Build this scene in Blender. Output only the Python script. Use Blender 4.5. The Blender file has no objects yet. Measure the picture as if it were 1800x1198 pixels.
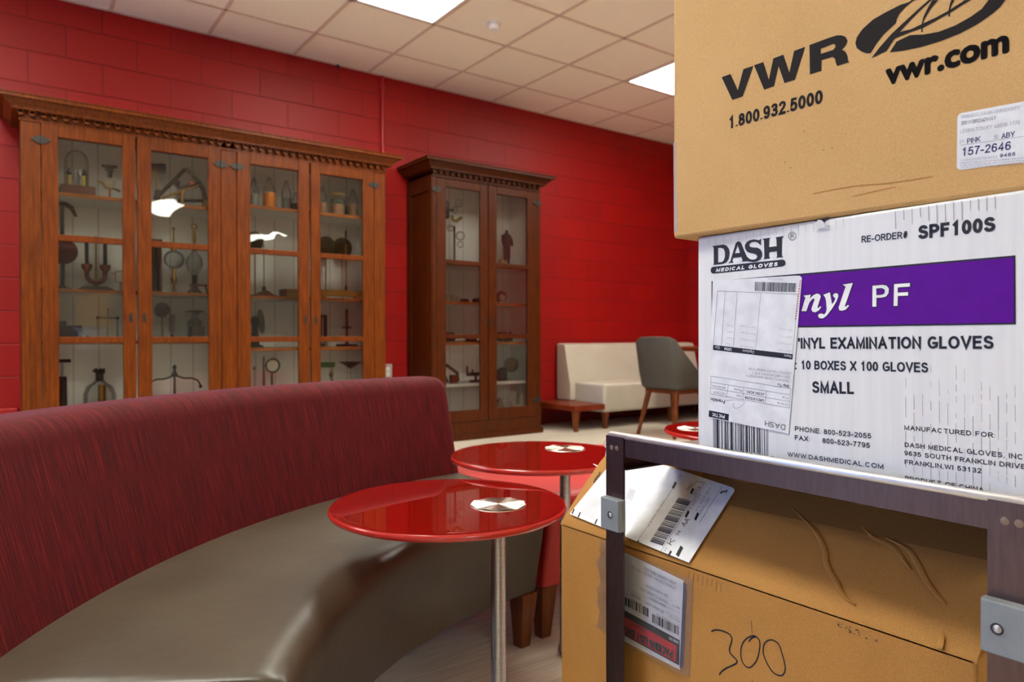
import bpy, bmesh, math, random
from mathutils import Vector, Matrix
from mathutils.geometry import tessellate_polygon
random.seed(7)
R = math.radians
SC = bpy.context.scene
COL = SC.collection

# ------------------------------------------------------------------ camera, world, exposure
CAM_H = 0.855
FPX = 1230.8                       # focal length in pixels of an 1800 px wide frame
PITCH, ROLL, YAW = R(-0.40), R(-0.10), R(36.12)
FW = Vector((math.sin(YAW)*math.cos(PITCH), math.cos(YAW)*math.cos(PITCH), math.sin(PITCH)))
_r0 = Vector((math.cos(YAW), -math.sin(YAW), 0)); _u0 = _r0.cross(FW)
RT = math.cos(ROLL)*_r0 + math.sin(ROLL)*_u0
UP = -math.sin(ROLL)*_r0 + math.cos(ROLL)*_u0
EYE = Vector((0, 0, CAM_H))
cd = bpy.data.cameras.new('camera'); cam = bpy.data.objects.new('camera', cd); COL.objects.link(cam)
cam.matrix_world = Matrix(((RT.x, UP.x, -FW.x, EYE.x), (RT.y, UP.y, -FW.y, EYE.y), (RT.z, UP.z, -FW.z, EYE.z), (0, 0, 0, 1)))
cd.sensor_width = 36; cd.lens = FPX*36/1800; cd.clip_start = 0.05; cd.clip_end = 60
cd.dof.use_dof = True; cd.dof.focus_distance = 0.84; cd.dof.aperture_fstop = 9.0
SC.camera = cam
SC.view_settings.view_transform = 'Standard'; SC.view_settings.look = 'None'
SC.view_settings.exposure = 0.18; SC.view_settings.gamma = 1.0; SC.view_settings.use_curve_mapping = False
LAMP = 25.0                          # radiance of the ceiling light diffusers
W = bpy.data.worlds.new('World'); SC.world = W; W.use_nodes = True
W.node_tree.nodes['Background'].inputs[0].default_value = (0.10, 0.36, 1.0, 1)   # blue daylight outside the window
W.node_tree.nodes['Background'].inputs[1].default_value = 6.5
# daylight portal in the window opening of the left wall
pl = bpy.data.lights.new('window_portal', 'AREA'); pl.shape = 'RECTANGLE'; pl.size = 2.6; pl.size_y = 1.8
pl.cycles.is_portal = True
po = bpy.data.objects.new('window_portal', pl); COL.objects.link(po)
po.location = (-4.19, 3.3, 1.4); po.rotation_euler = (R(90), 0, R(-90))

# measuring helpers: a pixel of the photograph -> a point on a plane of the room
def ray(x, y): return FW + RT*((x-900)/FPX) + UP*((599-y)/FPX)
def at_y(x, y, Y): d = ray(x, y); return d*(Y/d.y) + EYE
def at_z(x, y, Z): d = ray(x, y); return d*((Z-CAM_H)/d.z) + EYE

def to_px(P):
    d = Vector(P)-EYE; z = d.dot(FW); return (900+FPX*d.dot(RT)/z, 599-FPX*d.dot(UP)/z)

# ------------------------------------------------------------------ materials
def lin(c):
    return tuple(((v/255)/12.92 if v/255 <= 0.04045 else ((v/255+0.055)/1.055)**2.4) for v in c)
class NT:
    def __init__(s, name):
        s.m = bpy.data.materials.new(name); s.m.use_nodes = True
        s.t = s.m.node_tree; s.b = s.t.nodes['Principled BSDF']; s.o = s.t.nodes['Material Output']
    def n(s, typ, **kw):
        nd = s.t.nodes.new(typ)
        for k, v in kw.items():
            if k in nd.inputs.keys() if isinstance(k, str) else False: nd.inputs[k].default_value = v
            else: setattr(nd, k, v)
        return nd
    def l(s, a, b): s.t.links.new(a, b)
    def ramp(s, fac, stops):
        r = s.n('ShaderNodeValToRGB'); e = r.color_ramp.elements
        while len(e) < len(stops): e.new(0.5)
        for i, (p, c) in enumerate(stops): e[i].position = p; e[i].color = (*c, 1)
        s.l(fac, r.inputs[0]); return r.outputs[0]
    def coords(s, kind='Object', scale=(1, 1, 1), loc=(0, 0, 0)):
        tc = s.n('ShaderNodeTexCoord'); mp = s.n('ShaderNodeMapping')
        mp.inputs['Scale'].default_value = scale; mp.inputs['Location'].default_value = loc
        s.l(tc.outputs[kind], mp.inputs[0]); return mp.outputs[0]
    def noise(s, vec, scale=5, detail=4, rough=0.55):
        t = s.n('ShaderNodeTexNoise'); t.inputs['Scale'].default_value = scale
        t.inputs['Detail'].default_value = detail; t.inputs['Roughness'].default_value = rough
        s.l(vec, t.inputs[0]); return t.outputs[0]
    def bump(s, h, strength=0.2, dist=0.002, prev=None):
        b = s.n('ShaderNodeBump'); b.inputs['Strength'].default_value = strength; b.inputs['Distance'].default_value = dist
        s.l(h, b.inputs['Height'])
        if prev: s.l(prev, b.inputs['Normal'])
        s.l(b.outputs[0], s.b.inputs['Normal']); return b.outputs[0]
    def set(s, **kw):
        for k, v in kw.items():
            k = k.replace('_', ' ')
            if isinstance(v, (tuple, list)) and len(v) == 3: v = (*v, 1)
            s.b.inputs[k].default_value = v
        return s
MATS = {}
def plain(name, rgb, rough=0.5, metal=0.0, **kw):
    if name in MATS: return MATS[name]
    m = NT(name); m.set(Roughness=rough, Metallic=metal, **kw)
    v = m.noise(m.coords(scale=(1, 1, 1)), 40, 3)
    c = lin(rgb); m.l(m.ramp(v, [(0.3, tuple(x*0.9 for x in c)), (0.7, tuple(min(1, x*1.08) for x in c))]), m.b.inputs['Base Color'])
    MATS[name] = m.m; return m.m
def wood(name, a, b, scale=(9, 9, 1.1), rough=0.32):
    m = NT(name); m.set(Roughness=rough, Specular_IOR_Level=0.18, Coat_Weight=0.05, Coat_Roughness=0.2)
    v = m.coords(scale=scale); n1 = m.noise(v, 6, 8, 0.6)
    w = m.n('ShaderNodeTexWave', wave_type='BANDS', bands_direction='X'); w.inputs['Scale'].default_value = 1.4
    w.inputs['Distortion'].default_value = 7; w.inputs['Detail'].default_value = 3; m.l(v, w.inputs[0])
    mx = m.n('ShaderNodeMath', operation='ADD'); m.l(n1, mx.inputs[0])
    k = m.n('ShaderNodeMath', operation='MULTIPLY'); k.inputs[1].default_value = 0.10; m.l(w.outputs[1], k.inputs[0]); m.l(k.outputs[0], mx.inputs[1])
    m.l(m.ramp(mx.outputs[0], [(0.38, lin(a)), (0.82, lin(b))]), m.b.inputs['Base Color'])
    m.bump(mx.outputs[0], 0.04, 0.001); MATS[name] = m.m; return m.m
def cardboard(name, a, b):
    m = NT(name); m.set(Roughness=0.78, Specular_IOR_Level=0.25)
    v = m.coords(scale=(1, 1, 1)); f = m.noise(v, 700, 3, 0.75); g = m.noise(v, 7, 5)
    s = m.noise(m.coords(scale=(3, 3, 60)), 12, 2)
    mx = m.n('ShaderNodeMath', operation='MULTIPLY_ADD'); mx.inputs[1].default_value = 0.45; m.l(g, mx.inputs[0]); m.l(f, mx.inputs[2])
    m.l(m.ramp(mx.outputs[0], [(0.35, lin(a)), (1.1, lin(b))]), m.b.inputs['Base Color'])
    m.bump(s, 0.10, 0.0005, m.bump(f, 0.08, 0.0003)); MATS[name] = m.m; return m.m
def pane_glass(name, tint=(1, 1, 1), wav=0.0, ior=1.5, gain=1.0, haze=0.0):
    m = NT(name); m.t.nodes.remove(m.b)
    tr = m.n('ShaderNodeBsdfTransparent'); tr.inputs[0].default_value = (*tint, 1)
    gl = m.n('ShaderNodeBsdfGlossy'); gl.inputs['Roughness'].default_value = 0.0
    fr = m.n('ShaderNodeFresnel'); fr.inputs[0].default_value = ior
    mu = m.n('ShaderNodeMath', operation='MULTIPLY'); mu.inputs[1].default_value = gain; m.l(fr.outputs[0], mu.inputs[0])
    mix = m.n('ShaderNodeMixShader'); m.l(mu.outputs[0], mix.inputs[0]); m.l(tr.outputs[0], mix.inputs[1]); m.l(gl.outputs[0], mix.inputs[2])
    if wav:
        b = m.n('ShaderNodeBump'); b.inputs['Strength'].default_value = 1.0; b.inputs['Distance'].default_value = wav
        m.l(m.noise(m.coords(), 5, 1), b.inputs['Height']); m.l(b.outputs[0], gl.inputs['Normal'])
    out = mix.outputs[0]
    if haze:
        df = m.n('ShaderNodeBsdfDiffuse'); df.inputs[0].default_value = (0.9, 0.9, 0.9, 1); hz = m.n('ShaderNodeMixShader'); hz.inputs[0].default_value = haze
        m.l(out, hz.inputs[1]); m.l(df.outputs[0], hz.inputs[2]); out = hz.outputs[0]
    m.l(out, m.o.inputs[0]); MATS[name] = m.m; return m.m

def make_materials():
    # painted concrete block wall
    m = NT('red_block_paint'); m.set(Roughness=0.5, Specular_IOR_Level=0.32)
    tc = m.n('ShaderNodeTexCoord'); sep = m.n('ShaderNodeSeparateXYZ'); m.l(tc.outputs['UV'], sep.inputs[0])
    br = m.n('ShaderNodeTexBrick'); br.offset = 0.5; br.offset_frequency = 2
    br.inputs['Scale'].default_value = 1; br.inputs['Brick Width'].default_value = 0.406; br.inputs['Row Height'].default_value = 0.203
    br.inputs['Mortar Size'].default_value = 0.006; br.inputs['Mortar Smooth'].default_value = 0.6; br.inputs['Bias'].default_value = 0
    br.inputs['Color1'].default_value = (*lin((152, 8, 5)), 1); br.inputs['Color2'].default_value = (*lin((142, 7, 5)), 1)
    br.inputs['Mortar'].default_value = (*lin((124, 7, 6)), 1)
    m.l(tc.outputs['UV'], br.inputs[0]); m.l(br.outputs[0], m.b.inputs['Base Color'])
    inv = m.n('ShaderNodeMath', operation='SUBTRACT'); inv.inputs[0].default_value = 1; m.l(br.outputs[1], inv.inputs[1])
    fine = m.noise(tc.outputs['Object'], 55, 5, 0.65)
    m.bump(inv.outputs[0], 0.6, 0.004, m.bump(fine, 0.18, 0.003)); MATS['wall'] = m.m
    m = NT('red_glass_edge'); m.set(Base_Color=lin((188, 40, 34)), Roughness=0.25, Coat_Weight=0.6); MATS['red_edge'] = m.m
    plain('weld', (150, 126, 104), 0.5, 0.7)
    plain('beige_paint', (168, 160, 150), 0.6)
    # ceiling tile
    m = NT('ceiling_tile'); m.set(Roughness=0.9)
    v = m.coords(); n = m.noise(v, 120, 4, 0.7); m.l(m.ramp(n, [(0.3, lin((232, 219, 198))), (0.7, lin((240, 228, 208)))]), m.b.inputs['Base Color'])
    m.bump(n, 0.2, 0.002); MATS['tile'] = m.m
    plain('tee', (206, 180, 160), 0.55)
    # floor: pale vinyl planks
    m = NT('vinyl_planks'); m.set(Roughness=0.34, Specular_IOR_Level=0.45)
    tc = m.n('ShaderNodeTexCoord')
    br = m.n('ShaderNodeTexBrick'); br.offset = 0.37; br.inputs['Scale'].default_value = 1
    br.inputs['Brick Width'].default_value = 1.2; br.inputs['Row Height'].default_value = 0.18; br.inputs['Mortar Size'].default_value = 0.0015
    br.inputs['Color1'].default_value = (1, 1, 1, 1); br.inputs['Color2'].default_value = (0.9, 0.9, 0.9, 1); br.inputs['Mortar'].default_value = (0.72, 0.7, 0.68, 1)
    m.l(tc.outputs['Object'], br.inputs[0])
    gr = m.noise(m.coords(scale=(1.2, 22, 1)), 4, 6, 0.6)
    col = m.ramp(gr, [(0.3, lin((188, 174, 156))), (0.7, lin((222, 210, 192)))])
    mx = m.n('ShaderNodeMix', data_type='RGBA', blend_type='MULTIPLY'); mx.inputs[0].default_value = 1
    m.l(col, mx.inputs[6]); m.l(br.outputs[0], mx.inputs[7]); m.l(mx.outputs[2], m.b.inputs['Base Color'])
    MATS['floor'] = m.m
    # sofa back fabric: red with dark and orange vertical threads
    m = NT('red_woven_fabric'); m.set(Roughness=0.8, Sheen_Weight=0.3, Sheen_Roughness=0.2, Sheen_Tint=(1, 0.45, 0.5), Specular_IOR_Level=0.2)
    v = m.coords('UV', (620, 10, 1)); n1 = m.noise(v, 1, 3, 0.7)
    v2 = m.coords('UV', (240, 5, 1), (3, 9, 0)); n2 = m.noise(v2, 1, 4, 0.7)
    c1 = m.ramp(n1, [(0.30, lin((12, 1, 3))), (0.45, lin((78, 2, 9))), (0.60, lin((100, 4, 13))), (0.74, lin((156, 42, 18)))])
    c2 = m.ramp(n2, [(0.3, lin((190, 170, 172))), (0.6, (1, 1, 1))])
    mx = m.n('ShaderNodeMix', data_type='RGBA', blend_type='MULTIPLY'); mx.inputs[0].default_value = 1
    m.l(c1, mx.inputs[6]); m.l(c2, mx.inputs[7]); m.l(mx.outputs[2], m.b.inputs['Base Color'])
    m.bump(n1, 0.5, 0.0012); MATS['sofa_red'] = m.m
    def leather(name, a, b, rough, wr=0.25):
        m = NT(name); m.set(Roughness=rough, Specular_IOR_Level=0.5)
        v = m.coords(); n = m.noise(v, 5, 4); f = m.noise(v, 240, 3)
        m.l(m.ramp(n, [(0.3, lin(a)), (0.7, lin(b))]), m.b.inputs['Base Color'])
        m.bump(f, 0.12, 0.0008, m.bump(n, wr, 0.012)); MATS[name] = m.m
    leather('seat_leather', (64, 55, 43), (76, 66, 52), 0.36)
    leather('red_leather', (168, 28, 25), (178, 34, 30), 0.45, 0.1)
    leather('pale_vinyl', (178, 168, 152), (186, 177, 162), 0.5, 0.1)
    leather('chair_fabric', (64, 58, 50), (71, 65, 57), 0.8, 0.1)
    wood('cab_wood', (84, 33, 0), (122, 57, 0), rough=0.45); wood('cab_wood_dark', (58, 21, 0), (86, 35, 1), rough=0.45)
    wood('shelf_wood', (150, 84, 30), (200, 120, 50), (1.1, 9, 9), 0.5)
    wood('walnut', (86, 42, 18), (128, 70, 34)); wood('table_red_wood', (98, 34, 16), (124, 48, 22), (1, 9, 9))
    wood('redwood', (92, 48, 44), (112, 62, 56), (1, 9, 9), 0.5); wood('maple', (164, 118, 44), (196, 148, 66), (1, 9, 9), 0.5)
    m = NT('white_beadboard'); m.set(Roughness=0.6)
    v = m.coords(scale=(1, 1, 1)); w = m.n('ShaderNodeTexWave', wave_type='BANDS', bands_direction='X', wave_profile='SAW')
    w.inputs['Scale'].default_value = 2.2; w.inputs['Distortion'].default_value = 0; m.l(v, w.inputs[0])
    m.l(m.ramp(w.outputs[1], [(0.0, lin((190, 186, 178))), (0.05, lin((247, 244, 237))), (0.96, lin((247, 244, 237))), (1.0, lin((190, 186, 178)))]), m.b.inputs['Base Color'])
    MATS['bead'] = m.m
    pane_glass('old_pane', (0.97, 0.98, 0.97), 0.0012, 1.5); pane_glass('jar_glass', (0.95, 0.96, 0.955), 0, 1.33, 0.8); pane_glass('pouch_film', (0.93, 0.92, 0.93), 0.0012, 1.45, 0.6, 0.06)
    cardboard('kraft', (186, 145, 90), (218, 178, 122)); cardboard('kraft_dark', (156, 106, 48), (194, 142, 76))
    m = NT('white_carton'); m.set(Roughness=0.45, Specular_IOR_Level=0.4)
    g = m.noise(m.coords(scale=(40, 40, 1.5)), 3, 3); m.l(m.ramp(g, [(0.25, lin((222, 223, 226))), (0.6, lin((230, 231, 234)))]), m.b.inputs['Base Color'])
    m.bump(m.noise(m.coords(scale=(60, 60, 1)), 3, 2), 0.03, 0.0004); MATS['white_carton'] = m.m
    def metal(name, rgb, rough, scale):
        m = NT(name); m.set(Metallic=1.0)
        if name in ('brushed_steel', 'hub_steel'):
            tg = m.n('ShaderNodeTangent', direction_type='RADIAL', axis='Z'); m.l(tg.outputs[0], m.b.inputs['Tangent']); m.set(Anisotropic=0.9, Anisotropic_Rotation=0.0 if name == 'hub_steel' else 0.25)
        n = m.noise(m.coords(scale=scale), 8, 5, 0.7)
        c = lin(rgb); m.l(m.ramp(n, [(0.3, tuple(x*0.75 for x in c)), (0.7, c)]), m.b.inputs['Base Color'])
        mr = m.n('ShaderNodeMapRange'); mr.inputs[3].default_value = rough*0.8; mr.inputs[4].default_value = rough*1.3
        m.l(n, mr.inputs[0]); m.l(mr.outputs[0], m.b.inputs['Roughness'])
        m.bump(n, 0.08, 0.0005); MATS[name] = m.m
    metal('cart_steel', (116, 92, 82), 0.34, (30, 30, 4)); metal('cart_rim_lit', (236, 234, 234), 0.45, (4, 4, 30))  # rim: same steel, coloured much paler to carry the ceiling's reflection
    metal('brushed_steel', (205, 206, 210), 0.42, (4, 4, 40)); metal('hub_steel', (240, 232, 220), 0.30, (10, 10, 10))
    metal('brass', (176, 134, 62), 0.3, (10, 10, 10)); metal('iron', (60, 54, 50), 0.45, (10, 10, 10)); metal('copper', (170, 88, 58), 0.35, (10, 10, 10))
    plain('black_iron', (34, 30, 29), 0.5); plain('dark_metal', (58, 54, 50), 0.42, 0.6); plain('olive_mirror', (78, 72, 46), 0.3, 0.5)
    plain('ink', (30, 24, 24), 0.7, Specular_IOR_Level=0.2); plain('ink_black', (20, 17, 19), 0.55); plain('ink_grey', (150, 148, 158), 0.6); plain('ink_faint', (188, 188, 200), 0.6)
    plain('ink_blue', (62, 58, 110), 0.6); plain('purple_print', (92, 0, 148), 0.5, Specular_IOR_Level=0.2); plain('paper', (228, 231, 238), 0.55); plain('paper_white', (238, 238, 240), 0.5)
    plain('red_print', (220, 16, 40), 0.45); plain('marker', (22, 18, 20), 0.5); plain('scuff', (172, 168, 174), 0.7); plain('scuff_brown', (150, 136, 130), 0.7)
    plain('grey_plastic', (132, 138, 144), 0.42); plain('white_plastic', (226, 222, 216), 0.4); plain('grey_plate', (170, 166, 158), 0.45)
    plain('red_paint', (168, 14, 18), 0.4); plain('wire_black', (26, 24, 24), 0.5); plain('white_paint', (224, 222, 216), 0.5); plain('dado_red', (120, 10, 14), 0.4)
    plain('bone', (190, 178, 150), 0.6); plain('brown_stone', (92, 74, 58), 0.7); plain('dark_stone', (62, 48, 42), 0.7); plain('orange_powder', (224, 128, 26), 0.8)
    plain('green_stuff', (70, 120, 70), 0.6); plain('tan_stuff', (176, 128, 92), 0.7); plain('grey_stuff', (150, 148, 140), 0.7); plain('figure_brown', (56, 38, 32), 0.5); plain('ochre', (160, 140, 80), 0.6)
    plain('yellow_tube', (206, 176, 40), 0.4); plain('pink_string', (236, 226, 220), 0.7)
    m = NT('red_glass_top'); m.set(Roughness=0.6, Specular_IOR_Level=0.0, Coat_Weight=1.0, Coat_Roughness=0.015, Coat_IOR=1.55)
    m.l(m.ramp(m.noise(m.coords(), 3, 2), [(0.3, lin((112, 8, 5))), (0.7, lin((120, 9, 6)))]), m.b.inputs['Base Color']); MATS['red_glass'] = m.m
    m = NT('packing_tape'); m.set(Roughness=0.25, Alpha=0.45, Base_Color=lin((150, 108, 60))); MATS['tape'] = m.m
    m = NT('clear_tape'); m.set(Roughness=0.2, Alpha=0.5, Base_Color=lin((205, 190, 190))); MATS['clear_tape'] = m.m
    m = NT('lamp_diffuser'); m.set(Base_Color=(0.9, 0.9, 0.9), Emission_Color=(0.98, 0.98, 0.87))
    g = m.n('ShaderNodeNewGeometry'); dt = m.n('ShaderNodeVectorMath', operation='DOT_PRODUCT'); m.l(g.outputs['Normal'], dt.inputs[0]); m.l(g.outputs['Incoming'], dt.inputs[1])
    ab = m.n('ShaderNodeMath', operation='ABSOLUTE'); m.l(dt.outputs['Value'], ab.inputs[0])
    mr = m.n('ShaderNodeMapRange'); mr.inputs[3].default_value = LAMP*0.62; mr.inputs[4].default_value = LAMP; m.l(ab.outputs[0], mr.inputs[0]); m.l(mr.outputs[0], m.b.inputs['Emission Strength']); MATS['lamp'] = m.m   # lens diffuser: strongest straight down
make_materials()
M = MATS

# ------------------------------------------------------------------ mesh helpers
class MB:
    """collects geometry in world coordinates; build() links it as ONE mesh object"""
    def __init__(s): s.v = []; s.f = []; s.mi = []; s.uv = {}
    def add(s, vs, fs, mi=0):
        o = len(s.v); s.v += [Vector(p) for p in vs]; s.f += [tuple(i+o for i in f) for f in fs]; s.mi += [mi]*len(fs); return s
    def box(s, lo, hi, mi=0, M4=None):
        x0, y0, z0 = lo; x1, y1, z1 = hi
        vs = [Vector(p) for p in ((x0,y0,z0),(x1,y0,z0),(x1,y1,z0),(x0,y1,z0),(x0,y0,z1),(x1,y0,z1),(x1,y1,z1),(x0,y1,z1))]
        if M4: vs = [M4 @ p for p in vs]
        return s.add(vs, [(0,3,2,1),(4,5,6,7),(0,1,5,4),(1,2,6,5),(2,3,7,6),(3,0,4,7)], mi)
    def cbox(s, c, size, mi=0, rz=0, rx=0, ry=0):
        T = Matrix.Translation(Vector(c)) @ Matrix.Rotation(rz, 4, 'Z') @ Matrix.Rotation(ry, 4, 'Y') @ Matrix.Rotation(rx, 4, 'X')
        h = [a/2 for a in size]; return s.box((-h[0],-h[1],-h[2]), tuple(h), mi, T)
    def lathe(s, c, prof, n=24, mi=0, axis=(0, 0, 1), cap=True):
        c = Vector(c); ax = Vector(axis).normalized(); q = Vector((0, 0, 1)).rotation_difference(ax)
        vs = []; fs = []; m = len(prof)
        for k in range(n):
            a = 2*math.pi*k/n
            for r, z in prof: vs.append(c + q @ Vector((r*math.cos(a), r*math.sin(a), z)))
        for k in range(n):
            k2 = (k+1) % n
            for i in range(m-1): fs.append((k*m+i, k2*m+i, k2*m+i+1, k*m+i+1))
        if cap:
            if prof[0][0] > 1e-5: fs.append(tuple(k*m for k in range(n))[::-1])
            if prof[-1][0] > 1e-5: fs.append(tuple(k*m+m-1 for k in range(n)))
        return s.add(vs, fs, mi)
    def ball(s, c, r, mi=0, n=16, sc=(1, 1, 1)):
        vs = []; fs = []; m = n//2+1
        for k in range(n):
            for i in range(m):
                t = math.pi*i/(m-1); a = 2*math.pi*k/n
                vs.append(Vector(c)+Vector((r*sc[0]*math.sin(t)*math.cos(a), r*sc[1]*math.sin(t)*math.sin(a), -r*sc[2]*math.cos(t))))
        for k in range(n):
            k2 = (k+1) % n
            for i in range(m-1): fs.append((k*m+i, k2*m+i, k2*m+i+1, k*m+i+1))
        return s.add(vs, fs, mi)
    def tube(s, path, r, n=10, mi=0, closed=False):
        P = [Vector(p) for p in path]; L = len(P); rs = r if isinstance(r, (list, tuple)) else [r]*L
        vs = []; fs = []; prev = None
        for i, p in enumerate(P):
            if closed: d = P[(i+1) % L]-P[i-1]
            else: d = P[min(i+1, L-1)]-P[max(i-1, 0)]
            d.normalize()
            if prev is None:
                a = Vector((0, 0, 1)) if abs(d.z) < 0.9 else Vector((1, 0, 0)); u = d.cross(a).normalized()
            else: u = (prev - d*prev.dot(d)).normalized()
            prev = u; w = d.cross(u)
            for k in range(n):
                t = 2*math.pi*k/n; vs.append(p + (u*math.cos(t)+w*math.sin(t))*rs[i])
        for i in range(L if closed else L-1):
            j = (i+1) % L
            for k in range(n):
                k2 = (k+1) % n; fs.append((i*n+k, i*n+k2, j*n+k2, j*n+k))
        if not closed: fs.append(tuple(range(n))[::-1]); fs.append(tuple((L-1)*n+k for k in range(n)))
        return s.add(vs, fs, mi)
    def taper(s, a, b, sa, sb, mi=0, rz=0):
        """square tapered bar from a (bottom) to b (top)"""
        vs = []
        for p, w in ((Vector(a), sa), (Vector(b), sb)):
            if not isinstance(w, (tuple, list)): w = (w, w)
            for x, y in ((-1,-1),(1,-1),(1,1),(-1,1)):
                q = Matrix.Rotation(rz, 3, 'Z') @ Vector((x*w[0]/2, y*w[1]/2, 0)); vs.append(p+q)
        return s.add(vs, [(3,2,1,0),(4,5,6,7),(0,1,5,4),(1,2,6,5),(2,3,7,6),(3,0,4,7)], mi)
    def loft(s, rings, mi=0, cap=True, uvs=None, closed=True):
        m = len(rings[0]); o = len(s.v); fs = []
        for i in range(len(rings)-1):
            for k in range(m if closed else m-1):
                k2 = (k+1) % m; fs.append((i*m+k, i*m+k2, (i+1)*m+k2, (i+1)*m+k))
        if cap: fs.append(tuple(range(m))[::-1]); fs.append(tuple((len(rings)-1)*m+k for k in range(m)))
        s.add([p for r in rings for p in r], fs, mi)
        if uvs:
            for i, r in enumerate(uvs):
                for k, t in enumerate(r): s.uv[o+i*m+k] = t
        return s
    def build(s, name, mats, parent=None, origin=None, smooth=40, bevel=None, seg=2, subsurf=0):
        if not isinstance(mats, (list, tuple)): mats = [mats]
        if parent is not None:
            org = Vector((0, 0, 0)); p = parent
            while p is not None: org += p.location; p = p.parent
        else: org = Vector(origin) if origin is not None else Vector((0, 0, 0))
        me = bpy.data.meshes.new(name); me.from_pydata([tuple(p-org) for p in s.v], [], s.f)
        for m in mats: me.materials.append(m)
        for i, p in enumerate(me.polygons): p.material_index = s.mi[i]
        if s.uv:
            ul = me.uv_layers.new(name='UVMap')
            for l in me.loops: ul.data[l.index].uv = s.uv.get(l.vertex_index, (0, 0))
        me.update()
        if smooth:
            for p in me.polygons: p.use_smooth = True
            me.set_sharp_from_angle(angle=R(smooth))
        ob = bpy.data.objects.new(name, me); COL.objects.link(ob)
        if parent is not None: ob.parent = parent
        else: ob.location = org
        if bevel:
            b = ob.modifiers.new('bevel', 'BEVEL'); b.width = bevel; b.segments = seg; b.limit_method = 'ANGLE'; b.angle_limit = R(40)
        if subsurf:
            u = ob.modifiers.new('sub', 'SUBSURF'); u.levels = subsurf; u.render_levels = subsurf
        return ob
def tag(o, label, cat, group=None):
    o['label'] = label; o['category'] = cat
    if group: o['group'] = group
    return o
def thing(name, label, cat, loc, group=None):
    o = bpy.data.objects.new(name, None); COL.objects.link(o); o.location = loc; o.empty_display_size = 0.05
    return tag(o, label, cat, group)
def struct(o): o['kind'] = 'structure'; return o
def copy_tree(o, parent=None):
    c = o.copy(); COL.objects.link(c)
    if parent is not None: c.parent = parent
    for ch in [x for x in o.children]: copy_tree(ch, c)
    return c

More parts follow.
